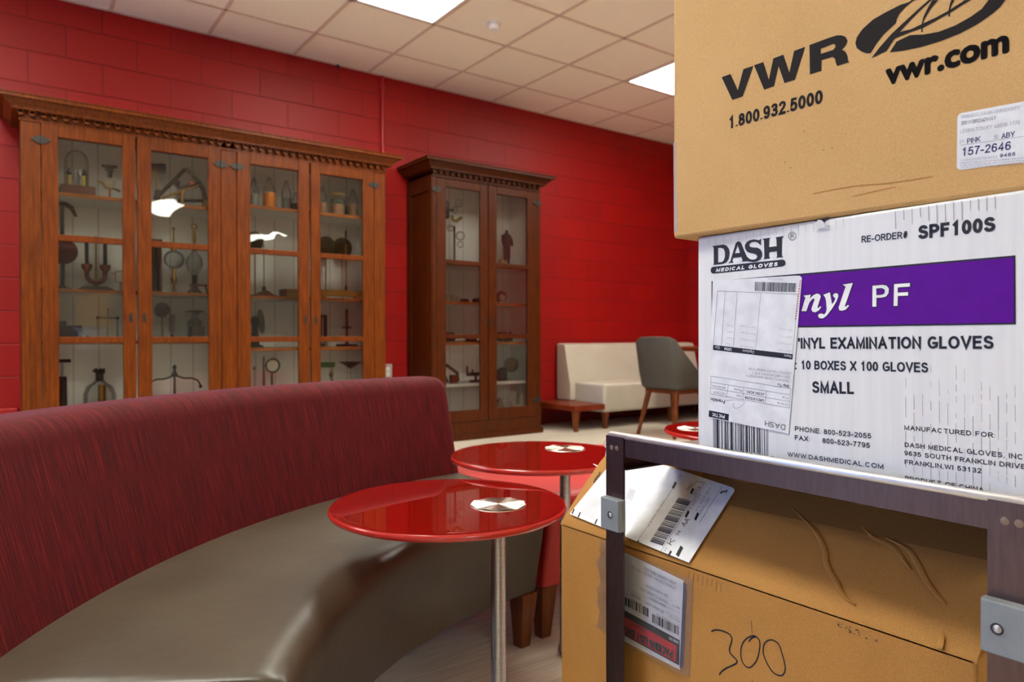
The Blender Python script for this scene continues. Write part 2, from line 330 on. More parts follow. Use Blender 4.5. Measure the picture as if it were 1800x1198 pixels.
# flat faces that carry printing --------------------------------------------------------
def _arc(cx, cy, rx, ry, a0, a1, n=10): return [(cx+rx*math.cos(R(a0+(a1-a0)*k/n)), cy+ry*math.sin(R(a0+(a1-a0)*k/n))) for k in range(n+1)]
def _cm(q, n=5): return [tuple(p) for p in catmull([Vector(v) for v in q], n)]
def _glyphs():
    bow = lambda y0, y1, x1: [(0, y1), (x1*0.45, y1)]+_arc(x1*0.45, (y0+y1)/2, x1*0.55, (y1-y0)/2, 90, -90, 12)[1:]+[(0, y0)]
    S = _cm([(0.90, 0.77), (0.80, 0.92), (0.48, 1.0), (0.17, 0.92), (0.06, 0.75), (0.17, 0.60), (0.50, 0.52), (0.86, 0.42), (0.96, 0.26), (0.83, 0.07), (0.48, 0.0), (0.14, 0.07), (0.0, 0.26)], 4)
    O = lambda w: ('c', _arc(w/2, 0.5, w/2, 0.5, 0, 345, 23))
    C = lambda w: _arc(w/2, 0.5, w/2, 0.5, 42, 318, 20)
    G = {
     'A': (0.66, [[(0, 0), (0.33, 1), (0.66, 0)], [(0.12, 0.33), (0.54, 0.33)]]), 'B': (0.56, [[(0, 0), (0, 1)], bow(0.53, 1, 0.52), bow(0, 0.53, 0.56)]), 'C': (0.66, [C(0.66)]),
     'D': (0.60, [[(0, 0), (0, 1)], [(0, 1), (0.22, 1)]+_arc(0.22, 0.5, 0.38, 0.5, 90, -90, 14)[1:]+[(0, 0)]]), 'E': (0.52, [[(0.52, 1), (0, 1), (0, 0), (0.52, 0)], [(0, 0.53), (0.47, 0.53)]]), 'F': (0.48, [[(0.48, 1), (0, 1), (0, 0)], [(0, 0.52), (0.42, 0.52)]]),
     'G': (0.68, [C(0.68)[:-1]+[(0.66, 0.12), (0.68, 0.45), (0.38, 0.45)]]), 'H': (0.56, [[(0, 0), (0, 1)], [(0.56, 0), (0.56, 1)], [(0, 0.53), (0.56, 0.53)]]), 'I': (0.0, [[(0, 0), (0, 1)]]),
     'J': (0.4, [[(0.4, 1), (0.4, 0.28)]+_arc(0.2, 0.24, 0.2, 0.24, 0, -170, 8)]), 'K': (0.58, [[(0, 0), (0, 1)], [(0.55, 1), (0.02, 0.38)], [(0.20, 0.58), (0.58, 0)]]), 'L': (0.46, [[(0, 1), (0, 0), (0.46, 0)]]),
     'M': (0.68, [[(0, 0), (0, 1), (0.34, 0.06), (0.68, 1), (0.68, 0)]]), 'N': (0.57, [[(0, 0), (0, 1), (0.57, 0), (0.57, 1)]]), 'O': (0.72, [O(0.72)]), 'P': (0.54, [[(0, 0), (0, 1)], bow(0.45, 1, 0.54)]),
     'Q': (0.72, [O(0.72), [(0.42, 0.24), (0.72, -0.06)]]), 'R': (0.58, [[(0, 0), (0, 1)], bow(0.48, 1, 0.56), [(0.30, 0.47), (0.58, 0)]]), 'S': (0.56, [[(x*0.58, y) for x, y in S]]), 'T': (0.58, [[(0, 1), (0.58, 1)], [(0.29, 1), (0.29, 0)]]),
     'U': (0.55, [[(0, 1), (0, 0.3)]+_arc(0.275, 0.29, 0.275, 0.29, 180, 360, 12)+[(0.55, 1)]]), 'V': (0.64, [[(0, 1), (0.32, 0), (0.64, 1)]]), 'W': (0.92, [[(0, 1), (0.22, 0), (0.46, 0.97), (0.70, 0), (0.92, 1)]]), 'X': (0.60, [[(0, 0), (0.60, 1)], [(0, 1), (0.60, 0)]]),
     'Y': (0.62, [[(0, 1), (0.31, 0.45), (0.62, 1)], [(0.31, 0.47), (0.31, 0)]]), 'Z': (0.54, [[(0.02, 1), (0.54, 1), (0, 0), (0.54, 0)]]),
     '0': (0.46, [O(0.46)]), '1': (0.46, [[(0.04, 0.74), (0.26, 1), (0.26, 0)]]), '2': (0.48, [_cm([(0.02, 0.72), (0.08, 0.92), (0.24, 1.0), (0.42, 0.92), (0.46, 0.74), (0.38, 0.52), (0.16, 0.24), (0.02, 0.0)], 4)+[(0.48, 0)]]),
     '3': (0.46, [_cm([(0.02, 0.78), (0.10, 0.95), (0.24, 1.0), (0.40, 0.92), (0.43, 0.74), (0.34, 0.57), (0.18, 0.53)], 4), _cm([(0.18, 0.53), (0.38, 0.46), (0.46, 0.28), (0.38, 0.07), (0.22, 0.0), (0.07, 0.06), (0.0, 0.24)], 4)]),
     '4': (0.50, [[(0.36, 0), (0.36, 1), (0, 0.27), (0.50, 0.27)]]), '5': (0.47, [[(0.43, 1), (0.10, 1)]+_cm([(0.05, 0.50), (0.22, 0.62), (0.40, 0.55), (0.47, 0.33), (0.40, 0.08), (0.22, 0.0), (0.07, 0.06), (0.0, 0.22)], 4)]),
     '6': (0.46, [_cm([(0.43, 0.80), (0.36, 0.95), (0.24, 1.0), (0.10, 0.92), (0.02, 0.68), (0.0, 0.36), (0.08, 0.08), (0.24, 0.0), (0.40, 0.08), (0.46, 0.30), (0.38, 0.54), (0.24, 0.60), (0.10, 0.54), (0.02, 0.40)], 4)]), '7': (0.46, [[(0, 1), (0.46, 1)]+_cm([(0.46, 0.96), (0.28, 0.62), (0.16, 0.0)], 4)]),
     '8': (0.46, [('c', _arc(0.23, 0.765, 0.195, 0.235, 0, 340, 17)), ('c', _arc(0.23, 0.265, 0.23, 0.265, 0, 340, 17))]), '9': (0.46, [[(0.46-x, 1-y) for x, y in _cm([(0.43, 0.80), (0.36, 0.95), (0.24, 1.0), (0.10, 0.92), (0.02, 0.68), (0.0, 0.36), (0.08, 0.08), (0.24, 0.0), (0.40, 0.08), (0.46, 0.30), (0.38, 0.54), (0.24, 0.60), (0.10, 0.54), (0.02, 0.40)], 4)]]),
     '-': (0.22, [[(-0.04, 0.36), (0.26, 0.36)]]), '.': (0.0, [[(0, -0.04), (0, 0.08)]]), ':': (0.0, [[(0, -0.04), (0, 0.08)], [(0, 0.58), (0, 0.70)]]), ',': (0.02, [[(0.01, 0.07), (0.01, -0.02), (-0.04, -0.16)]]), "'": (0.0, [[(0, 1), (0, 0.70)]]), '/': (0.3, [[(0, 0), (0.3, 1)]]),
     '#': (0.5, [[(0.12, 0), (0.2, 1)], [(0.32, 0), (0.4, 1)], [(0, 0.34), (0.5, 0.34)], [(0.02, 0.66), (0.52, 0.66)]]), ' ': (0.16, [])}
    return G
GLYPHS = None
def ribbon(P, t, closed):
    n = len(P); out = []
    for i in range(n):
        p = P[i]; a = P[i-1] if (closed or i > 0) else None; c = P[(i+1) % n] if (closed or i < n-1) else None
        e1 = (p-a).normalized() if a is not None and (p-a).length > 1e-9 else None; e2 = (c-p).normalized() if c is not None and (c-p).length > 1e-9 else None
        e1 = e1 or e2 or Vector((1, 0)); e2 = e2 or e1
        m = Vector((-e1.y-e2.y, e1.x+e2.x)); m = m.normalized() if m.length > 1e-6 else Vector((-e1.y, e1.x))
        k = min(2.4, 1/max(0.05, m.dot(Vector((-e1.y, e1.x))))); out.append((p+m*t/2*k, p-m*t/2*k))
    return out
FONT_CACHE = {}
def text_mesh(body, bold):
    key = (body, bold)
    if key in FONT_CACHE: return FONT_CACHE[key]
    cu = bpy.data.curves.new('t', 'FONT'); cu.body = body; cu.size = 1; cu.offset = bold; cu.resolution_u = 3; cu.fill_mode = 'FRONT'
    ob = bpy.data.objects.new('t', cu); COL.objects.link(ob)
    dg = bpy.context.evaluated_depsgraph_get(); dg.update()
    me = ob.evaluated_get(dg).to_mesh()
    vs = [v.co.copy() for v in me.vertices]; fs = [tuple(p.vertices) for p in me.polygons]
    ob.to_mesh_clear() if hasattr(ob, 'to_mesh_clear') else None
    bpy.data.objects.remove(ob); bpy.data.curves.remove(cu)
    FONT_CACHE[key] = (vs, fs); return FONT_CACHE[key]
def crop(x0, y0, s):
    return lambda p: (x0+p[0]/s, y0+p[1]/s)
ident = lambda p: p
class Face:
    """a plane with origin o, right u, up v, outward normal n"""
    def __init__(s, o, u, v):
        s.o = Vector(o); s.u = Vector(u).normalized(); s.n = s.u.cross(Vector(v)).normalized(); s.v = s.n.cross(s.u).normalized()
    def hit(s, p, off=0.0):
        d = ray(*p); o = s.o + s.n*off; return d*((s.n.dot(o-EYE))/s.n.dot(d)) + EYE
    def uv(s, p): q = s.hit(p)-s.o; return (q.dot(s.u), q.dot(s.v))
    def pt(s, uv, off=0.0): return s.o + s.u*uv[0] + s.v*uv[1] + s.n*off
    def loops(s, mb, loops, off, mi=0):
        """loops in face coordinates; first outer, others holes"""
        L3 = [[Vector((a, b, 0)) for a, b in lp] for lp in loops]
        tri = tessellate_polygon(L3); flat = [p for lp in L3 for p in lp]
        fs = []
        for t in tri:
            a, b, c = (flat[i] for i in t)
            fs.append(t if (b-a).cross(c-a).z > 0 else (t[0], t[2], t[1]))
        mb.add([s.pt((p.x, p.y), off) for p in flat], fs, mi)
    def poly(s, mb, px, off, mi=0, f=ident, holes=(), smooth=0):
        out = []
        for lp in [px]+list(holes):
            q = [s.uv(f(p)) for p in lp]
            out.append(chaikin(q, smooth) if smooth else q)
        s.loops(mb, out, off, mi)
    def line(s, mb, a, b, w, off, mi=0, f=ident): s.stroke(mb, [a, b], w, off, mi, f)
    def stroke(s, mb, px, w, off, mi=0, f=ident, smooth=0):
        q = [Vector(s.uv(f(p))) for p in px]
        if smooth: q = [Vector(p) for p in catmull(q, smooth)]
        L = []; Rr = []
        for i in range(len(q)):
            d = (q[min(i+1, len(q)-1)]-q[max(i-1, 0)]).normalized(); nn = Vector((-d.y, d.x))*w/2
            L.append(q[i]+nn); Rr.append(q[i]-nn)
        vs = [s.pt(p, off) for p in L]+[s.pt(p, off) for p in Rr]; m = len(q)
        mb.add(vs, [(m+i, m+i+1, i+1, i) for i in range(m-1)], mi)
    def text(s, mb, body, a, b, cap, off, mi=0, f=ident, bold=0.0, shear=0.0, ref='H', hscale=None):
        """text whose baseline runs from pixel a to pixel b; cap = height in pixels of glyph `ref` at the start"""
        global GLYPHS
        if GLYPHS is None: GLYPHS = _glyphs()
        if all(ch in GLYPHS for ch in body): return s.plain_text(mb, body, a, b, cap, off, mi, f, bold, shear)
        A = Vector(s.uv(f(a))); B = Vector(s.uv(f(b))); vs, fs = text_mesh(body, 0)
        if not vs: return
        rv, _ = text_mesh(ref, 0); h = max(p.y for p in rv)
        x0 = min(p.x for p in vs); x1 = max(p.x for p in vs)
        d = (B-A); L = d.length; d.normalize(); pn = Vector((-d.y, d.x))
        M0 = (A+B)/2; e = 0.002; q0 = to_px(s.pt(M0)); q1 = to_px(s.pt(M0+pn*e))
        g0 = Vector(f((0, 0))); g1 = Vector(f((100, 0))); hh = cap*((g1-g0).length/100)*e/math.dist(q0, q1)
        sx = L/(x1-x0); sy = hh/h
        sh = [(0, 0)]
        if bold: wv = bold*1.3; sh = [(0, 0)]+[(wv*math.cos(q*math.pi/4), wv*math.sin(q*math.pi/4)) for q in range(8)]
        for ox, oy in sh:
            mb.add([s.pt(A + d*((p.x-x0)*sx + ox*sy + p.y*sy*shear) + pn*((p.y+oy)*sy), off) for p in vs], fs, mi)
    def plain_text(s, mb, body, a, b, cap, off, mi, f, bold, shear):
        A = Vector(s.uv(f(a))); B = Vector(s.uv(f(b))); d = B-A; L = d.length; d.normalize(); pn = Vector((-d.y, d.x))
        M0 = (A+B)/2; e = 0.002; q0 = to_px(s.pt(M0)); q1 = to_px(s.pt(M0+pn*e)); g0 = Vector(f((0, 0))); g1 = Vector(f((100, 0)))
        h = cap*((g1-g0).length/100)*e/math.dist(q0, q1); t = (0.12+3.8*bold)*h
        gap = 0.10+0.6*bold+t/h; W = sum(GLYPHS[c][0] for c in body)+gap*(len(body)-1); sx = (L-t)/max(W, 0.05) if W > 0.05 else h
        x = 0.0
        for c in body:
            w, st = GLYPHS[c]
            for pl in st:
                closed = isinstance(pl, tuple); pts = pl[1] if closed else pl
                Q = [Vector(((x+px)*sx+t/2+py*h*shear, t/2+py*(h-t))) for px, py in pts]
                if not closed and len(Q) > 1:      # butt ends reach the cap line and the baseline
                    for i0, i1 in ((0, 1), (-1, -2)):
                        py = pts[i0][1]; dv = (Q[i0]-Q[i1])
                        if dv.length > 1e-9 and abs(dv.normalized().y) > 0.5 and (py > 0.99 or abs(py) < 0.01): Q[i0] = Q[i0]+dv.normalized()*(t/2/abs(dv.normalized().y))
                        elif dv.length > 1e-9 and abs(dv.normalized().x) > 0.9: Q[i0] = Q[i0]+dv.normalized()*t*0.35
                rb = ribbon(Q, t, closed); n = len(rb); vs = []
                for l, r in rb: vs += [s.pt(A+d*l.x+pn*l.y, off), s.pt(A+d*r.x+pn*r.y, off)]
                mb.add(vs, [(2*i, 2*i+1, 2*((i+1) % n)+1, 2*((i+1) % n)) for i in range(n if closed else n-1)], mi)
            x += w+gap
def chaikin(q, n):
    for _ in range(n):
        o = []
        for i in range(len(q)):
            a, b = Vector(q[i]), Vector(q[(i+1) % len(q)]); o += [a*0.75+b*0.25, a*0.25+b*0.75]
        q = [tuple(p) for p in o]
    return q
def catmull(q, n):
    out = []
    for i in range(len(q)-1):
        p0, p1, p2, p3 = q[max(i-1, 0)], q[i], q[i+1], q[min(i+2, len(q)-1)]
        for k in range(n):
            t = k/n; out.append(0.5*((2*p1)+(p2-p0)*t+(2*p0-5*p1+4*p2-p3)*t*t+(3*p1-p0-3*p2+p3)*t**3))
    out.append(q[-1]); return out
def dilate(q, w):
    """grow a polygon outward by w (any units)"""
    area = sum(q[i-1][0]*q[i][1]-q[i][0]*q[i-1][1] for i in range(len(q))); sg = 1 if area > 0 else -1
    out = []
    for i in range(len(q)):
        a, b, c = Vector(q[i-1]), Vector(q[i]), Vector(q[(i+1) % len(q)])
        e1 = (b-a).normalized(); e2 = (c-b).normalized()
        n = (Vector((e1.y, -e1.x))+Vector((e2.y, -e2.x))); k = max(0.5, n.length/2); n.normalize()
        out.append(tuple(b + n*sg*w/k))
    return out

# ------------------------------------------------------------------ room
XL, XR, YF, YB, ZC = -4.2, 6.366, -8.0, 5.309, 3.002
TS = 0.61; GX, GY = 1.203, 4.833     # ceiling grid: spacing and a node
def build_room():
    b = MB(); b.box((XL, YF, -0.1), (XR, YB, 0)); struct(b.build('floor', M['floor'], smooth=0))
    def wall(name, lo, hi, axis, mat='wall'):
        b = MB(); b.box(lo, hi)
        for i, p in enumerate(b.v): b.uv[i] = ((p.x if axis == 'x' else p.y)-1.5655, p.z)
        return struct(b.build(name, M[mat], smooth=0))
    wall('wall_back', (XL-0.2, YB, -0.1), (XR+0.2, YB+0.2, ZC+0.1), 'x')
    wall('wall_right', (XR, YF, -0.1), (XR+0.2, YB, ZC+0.1), 'y')
    wall('wall_front', (XL-0.2, YF-0.2, -0.1), (XR+0.2, YF, ZC+0.1), 'x', 'beige_paint')
    b = MB(); y0, y1, z0, z1 = 2.0, 4.6, 0.5, 2.3
    for lo, hi in (((XL-0.2, YF, -0.1), (XL, y0, ZC+0.1)), ((XL-0.2, y1, -0.1), (XL, YB, ZC+0.1)), ((XL-0.2, y0, -0.1), (XL, y1, z0)), ((XL-0.2, y0, z1), (XL, y1, ZC+0.1))): b.box(lo, hi)
    for i, p in enumerate(b.v): b.uv[i] = (p.y-1.5655, p.z)
    struct(b.build('wall_left', M['beige_paint'], smooth=0))
    b = MB()
    for y in (y0, (y0+y1)/2-0.025, y1-0.05): b.box((XL-0.12, y, z0), (XL-0.06, y+0.05, z1))
    for z in (z0, z1-0.05): b.box((XL-0.12, y0, z), (XL-0.06, y1, z+0.05))
    struct(b.build('window_1', M['white_plastic'], smooth=0, bevel=0.004))
    # ceiling: tiles with the exposed tee grid
    b = MB(); b.box((XL, YF, ZC), (XR, YB, ZC+0.1))
    i0 = math.ceil((XL-GX)/TS); i1 = math.floor((XR-GX)/TS)
    for i in range(i0, i1+1):
        x = GX+i*TS; b.box((x-0.012, YF, ZC-0.004), (x+0.012, YB, ZC+0.01), 1)
    j1 = math.floor((GY-YF)/TS)
    for j in range(0, j1+1):
        y = GY-j*TS; b.box((XL, y-0.012, ZC-0.004), (XR, y+0.012, ZC+0.01), 1)
    b.box((XL, YB-0.02, ZC-0.004), (XR, YB, ZC+0.01), 1); b.box((XR-0.02, YF, ZC-0.004), (XR, YB, ZC+0.01), 1)
    struct(b.build('ceiling', [M['tile'], M['tee']], smooth=0))
    # red raceway along the wall left of the big cabinet, and the base of the wall
    b = MB(); b.box((XL, YB-0.035, 0.36), (0.085, YB, 0.42)); struct(b.build('trim_1', M['red_paint'], smooth=0, bevel=0.01, seg=3))
    b = MB(); b.box((XL, YB-0.012, 0), (XR, YB, 0.10)); struct(b.build('baseboard_back', M['dado_red'], smooth=0, bevel=0.004))
    b = MB(); b.box((XR-0.012, YF, 0), (XR, YB-0.012, 0.10)); struct(b.build('baseboard_right', M['dado_red'], smooth=0, bevel=0.004))
build_room()

def ceiling_light(i, j, label):
    x0, y1 = GX+i*TS, GY-j*TS; TL = 2*TS
    t = thing('ceiling_light', label, 'ceiling light', (x0+TS/2, y1-TL/2, ZC), 'recessed ceiling lights')
    a, b_, c_ = 0.016, TS-0.016, TL-0.016
    d = MB(); d.box((x0+0.032, y1-c_+0.016, ZC-0.006), (x0+TS-0.032, y1-0.032, ZC-0.003)); d.build('diffuser', M['lamp'], t, smooth=0)
    f = MB()
    for lo, hi in (((x0+a, y1-c_), (x0+a+0.018, y1-a)), ((x0+b_-0.018, y1-c_), (x0+b_, y1-a)), ((x0+a, y1-a-0.018), (x0+b_, y1-a)), ((x0+a, y1-c_), (x0+b_, y1-c_+0.018))):
        f.box((lo[0], lo[1], ZC-0.008), (hi[0], hi[1], ZC))
    f.build('frame', M['white_plastic'], t, smooth=0)
for i, j in ((1, 1), (5, 1), (-3, 1), (-7, 1), (1, 4), (5, 4), (-3, 5), (-3, 13), (1, 12), (5, 16), (-3, 17), (-7, 13)):
    lab = 'recessed ceiling light in the part of the room behind the viewer'
    if (i, j) == (1, 1): lab = 'bright ceiling light above the large cabinet, cut by the top of the photo'
    elif (i, j) == (5, 1): lab = 'bright ceiling light half hidden behind the top cardboard box'
    ceiling_light(i, j, lab)
def small_fittings():
    p = at_z(869, 41, ZC)
    t = thing('smoke_detector', 'small round white smoke detector on the ceiling beside the left light', 'smoke detector', (p.x, p.y, ZC))
    b = MB(); b.lathe((p.x, p.y, ZC-0.014), [(0.05, 0), (0.05, 0.014)]); b.build('base', M['white_plastic'], t)
    b = MB(); b.lathe((p.x, p.y, ZC-0.046), [(0.0, 0), (0.03, 0.001), (0.037, 0.008), (0.042, 0.032)], 28); b.build('cover', M['white_plastic'], t)
    b = MB(); b.tube([(2.548, YB-0.012, 0.0), (2.548, YB-0.012, ZC-0.005)], 0.013, 14)
    for z in (0.6, 1.8, 2.9): b.box((2.523, YB-0.02, z), (2.573, YB, z+0.02))
    tag(b.build('wall_conduit', M['red_paint'], origin=(2.548, YB-0.012, 0)), 'thin red-painted vertical conduit on the wall between the two cabinets', 'pipe')
    t = thing('wall_plate', 'grey electrical outlet plate on the red wall beside the large cabinet', 'outlet', (2.60, YB, 0.5))
    b = MB(); b.box((2.555, YB-0.008, 0.50), (2.632, YB, 0.625)); b.build('plate', M['grey_plate'], t, smooth=0, bevel=0.003)
    b = MB(); b.box((2.578, YB-0.011, 0.565), (2.609, YB-0.006, 0.6)); b.box((2.578, YB-0.011, 0.522), (2.609, YB-0.006, 0.557)); b.build('sockets', M['white_plastic'], t, smooth=0, bevel=0.002)
    p = at_y(594, 117, YB-0.015)
    b = MB(); b.ball((p.x, p.y, ZC-0.012), 0.014, n=12); b.box((p.x-0.006, p.y-0.006, ZC-0.012), (p.x+0.006, p.y+0.006, ZC))
    tag(b.build('ceiling_clip', M['black_iron'], origin=(p.x, p.y, ZC)), 'tiny dark clip where ceiling meets the red wall above the large cabinet', 'clip')
small_fittings()

# ------------------------------------------------------------------ display cabinets
def hinge(parent, x, z, y, w=0.05, h=0.022, name='hinge'):
    b = MB(); pts = [(-w, 0), (-w*0.55, h*0.75), (-w*0.2, h), (w*0.2, h), (w*0.55, h*0.75), (w, 0), (w*0.55, -h*0.75), (w*0.2, -h), (-w*0.2, -h), (-w*0.55, -h*0.75)]
    n = len(pts)
    b.add([(x+p, y, z+q) for p, q in pts]+[(x+p, y-0.005, z+q) for p, q in pts], [tuple(range(n))[::-1], tuple(range(n, 2*n))]+[(k, (k+1) % n, n+(k+1) % n, n+k) for k in range(n)])
    b.lathe((x, y-0.006, z-h*1.1), [(0.005, 0), (0.005, h*2.2)], 10)
    return b.build(name, M['dark_metal'], parent, bevel=0.001)
def cabinet(label, X0, X1, ztop, zdoor0, zdoor1, zg0, zg1, doors, munt, shelves, wd, back_y=YB-0.006, crown=(0.12, 0.10), panel_side=False):
    """doors: list of (x0, x1, glass x0, glass x1, hinge side)"""
    yf = 4.88
    t = thing('display_cabinet', label, 'cabinet', ((X0+X1)/2, (yf+back_y)/2, 0))
    # carcass
    b = MB(); th = 0.028
    b.box((X0, yf+0.005, 0.05), (X0+th, back_y, ztop-0.09)); b.box((X1-th, yf+0.005, 0.05), (X1, back_y, ztop-0.09))
    b.box((X0+th, yf+0.02, 0.05), (X1-th, back_y, 0.13)); b.box((X0, yf+0.005, ztop-0.11), (X1, back_y, ztop-0.06))
    if panel_side:
        for xs in ((X0-0.010, X0), (X1, X1+0.010)):
            b.box((xs[0], yf+0.002, 0.05), (xs[1], yf+0.05, ztop-0.12)); b.box((xs[0], back_y-0.07, 0.05), (xs[1], back_y, ztop-0.12))
            b.box((xs[0], yf+0.05, ztop-0.24), (xs[1], back_y-0.07, ztop-0.12)); b.box((xs[0], yf+0.05, 0.05), (xs[1], back_y-0.07, 0.22))
    b.build('carcass', wd, t, smooth=0)
    b = MB(); b.box((X0+th, back_y-0.014, 0.13), (X1-th, back_y-0.002, ztop-0.11)); b.box((X0+th, yf+0.03, 0.13), (X0+th+0.004, back_y-0.014, ztop-0.11)); b.box((X1-th-0.004, yf+0.03, 0.13), (X1-th, back_y-0.014, ztop-0.11))
    b.build('lining', M['bead'], t, smooth=0)
    # face frame: stiles left, right and between pairs, rails top and bottom
    b = MB(); xs = [X0]; 
    b.box((X0, yf-0.002, 0.05), (doors[0][0], yf+0.025, ztop-0.08)); b.box((doors[-1][1], yf-0.002, 0.05), (X1, yf+0.025, ztop-0.08))
    for k in range(len(doors)-1):
        a, c = doors[k][1], doors[k+1][0]
        if c-a > 0.03: b.box((a, yf-0.002, 0.05), (c, yf+0.025, ztop-0.08))
    b.box((doors[0][0], yf-0.002, zdoor1), (doors[-1][1], yf+0.025, ztop-0.08)); b.box((doors[0][0], yf-0.002, 0.05), (doors[-1][1], yf+0.025, zdoor0))
    b.build('face_frame', wd, t, smooth=0, bevel=0.002)
    # crown with mitred returns
    h, pr = crown
    prof = [(0.002, -h*0.62), (0.042, -h*0.62), (0.042, -h*0.55), (0.046, -h*0.50), (0.050, -h*0.44), (0.062, -h*0.38), (0.074, -h*0.28), (0.078, -h*0.20), (pr, -h*0.20), (pr, -h*0.06), (pr+0.006, -h*0.04), (pr+0.006, 0), (0.0, 0)]
    rings = []
    for sx, ye in ((0, 1), (0, 0), (1, 0), (1, 1)):
        ring = []
        for d, z in prof:
            x = X0-d if sx == 0 else X1+d; y = back_y if ye else yf-d
            ring.append((x, y, ztop+z))
        rings.append(ring)
    b = MB(); b.loft(rings); b.build('cornice', wd, t, smooth=30)
    # dentil band
    b = MB(); n = int((X1-X0)/0.052); zt = ztop-h*0.62; st = (X1-X0+0.03)/n
    for k in range(n):
        x = X0-0.012+k*st; b.box((x, yf-0.034, zt-0.018), (x+st*0.54, yf+0.002, zt+0.004))
        b.lathe((x+st*0.27, yf-0.034, zt-0.018), [(st*0.27, 0), (st*0.27, 0.034)], 14, axis=(0, 1, 0))
    b.box((X0-0.012, yf-0.010, zt-0.006), (X1+0.012, yf+0.002, zt+0.006)); b.box((X0-0.006, yf-0.008, zt-0.056), (X1+0.006, yf+0.002, zt-0.042))
    b.build('dentil_molding', wd, t, smooth=30)
    b = MB(); b.box((X0-0.022, yf-0.025, 0), (X1+0.022, back_y, 0.045)); b.box((X0-0.014, yf-0.016, 0.045), (X1+0.014, back_y, 0.056)); b.build('plinth', wd, t, smooth=0, bevel=0.004)
    for xa, xb, z, mt in shelves:
        b = MB(); xs, xe = max(xa, X0+th+0.005), min(xb, X1-th-0.005); b.box((xs, 4.935, z-0.022), (xe, back_y-0.015, z)); b.box((xs, 4.925, z-0.022), (xe, 4.935, z), 1); b.build('shelf', [M['white_paint'], mt], t, smooth=0)
    for (x0, x1, g0, g1, side) in doors:
        d = MB(); g = 0.003; x0 += g; x1 -= g; ya, yb = yf-0.006, yf+0.022
        d.box((x0, ya, zdoor0+g), (g0, yb, zdoor1-g)); d.box((g1, ya, zdoor0+g), (x1, yb, zdoor1-g))
        d.box((g0, ya, zg1), (g1, yb, zdoor1-g)); d.box((g0, ya, zdoor0+g), (g1, yb, zg0))
        for z in munt: d.box((g0, ya+0.002, z-0.019), (g1, yb, z+0.019))
        dr = d.build('door', wd, t, smooth=0, bevel=0.004)
        p = MB(); zz = [zg0]+[v for m in munt for v in (m-0.019, m+0.019)]+[zg1]
        for k in range(0, len(zz), 2): p.box((g0-0.004, yf+0.006, zz[k]-0.004), (g1+0.004, yf+0.009, zz[k+1]+0.004))
        p.build('glass_pane', M['old_pane'], dr, smooth=0)
        xh = x0 if side < 0 else x1
        for z in (zg1-0.03, zg0+0.05): hinge(dr, xh, z, ya-0.001)
        if side != 0 and x1-x0 > 0.3:
            e = MB(); xe = x1-0.03 if side < 0 else x0+0.035
            e.lathe((xe, ya, 0.965), [(0.012, 0), (0.012, 0.003)], 16, axis=(0, -1, 0)); e.box((xe-0.009, ya-0.003, 0.945), (xe+0.009, ya, 1.0)); e.build('keyhole_plate', M['dark_metal'], dr, smooth=0)
    return t
BIG_Z = 2.22
ZS = dict(a1=1.712, a2=1.142, a3=0.832, b1=1.757, b2=1.138, b3=0.778, bot=0.135, s1=1.458, s2=1.140, s3=0.805, s4=0.462)
cabinet('large four-door oak display cabinet with glass panes against the red wall', 0.095, 2.367, BIG_Z, 0.14, 2.105, 0.24, 2.022,
        [(0.190, 0.680, 0.275, 0.606, -1), (0.684, 1.181, 0.766, 1.100, 1), (1.279, 1.780, 1.368, 1.697, -1), (1.784, 2.276, 1.857, 2.184, 1)], (1.437, 0.837),
        [(0, 1.225, ZS['a1'], M['shelf_wood']), (0, 1.225, ZS['a2'], M['shelf_wood']), (0, 1.225, ZS['a3'], M['shelf_wood']),
         (1.235, 3, ZS['b1'], M['shelf_wood']), (1.235, 3, ZS['b2'], M['shelf_wood']), (1.235, 3, ZS['b3'], M['shelf_wood'])], M['cab_wood'])
cabinet('narrow two-door dark oak display cabinet with cornice between large cabinet and grey bench', 2.782, 3.866, 2.262, 0.147, 2.125, 0.245, 2.058,
        [(2.812, 3.312, 2.900, 3.232, -1), (3.314, 3.836, 3.400, 3.728, 1)], (1.457, 0.853),
        [(2.7, 4, ZS['s1'], M['shelf_wood']), (2.7, 4, ZS['s2'], M['shelf_wood']), (2.7, 4, ZS['s3'], M['shelf_wood']), (2.7, 4, ZS['s4'], M['white_paint'])],
        M['cab_wood_dark'], crown=(0.125, 0.10), panel_side=True)

# ------------------------------------------------------------------ curved seating round the tables
CX, CY = 1.26, 0.394
def polar(r, a, z): return (CX+r*math.cos(R(a)), CY+r*math.sin(R(a)), z)
def arc_loft(b, prof, a0, a1, n=48, rnd=0.03, uvscale=True):
    """sweep a profile [(radius, z)] along an arc, with softly rounded ends"""
    cr = sum(p[0] for p in prof)/len(prof); cz = sum(p[1] for p in prof)/len(prof)
    steps = []
    da = math.degrees(rnd/cr)
    for k in range(7):
        t = k/6*math.pi/2; steps.append((a0+da*(1-math.sin(t)) if False else a0+da*(1-math.cos(t)), rnd*(1-math.sin(t))))
    for k in range(1, n): steps.append((a0+da+(a1-a0-2*da)*k/n, 0))
    for k in range(6, -1, -1):
        t = k/6*math.pi/2; steps.append((a1-da*(1-math.cos(t)), rnd*(1-math.sin(t))))
    rings = []; uvs = []; L = [0]
    for i in range(1, len(prof)): L.append(L[-1]+math.dist(prof[i], prof[i-1]))
    for a, ins in steps:
        ring = []
        for r, z in prof:
            dr, dz = r-cr, z-cz; k = math.hypot(dr, dz); f = max(0, (k-ins*0.7)/k) if k else 1
            ring.append(polar(cr+dr*f, a, cz+dz*f))
        rings.append(ring); uvs.append([(R(a)*1.5, l) for l in L])
    b.loft(rings, uvs=uvs)
    return b
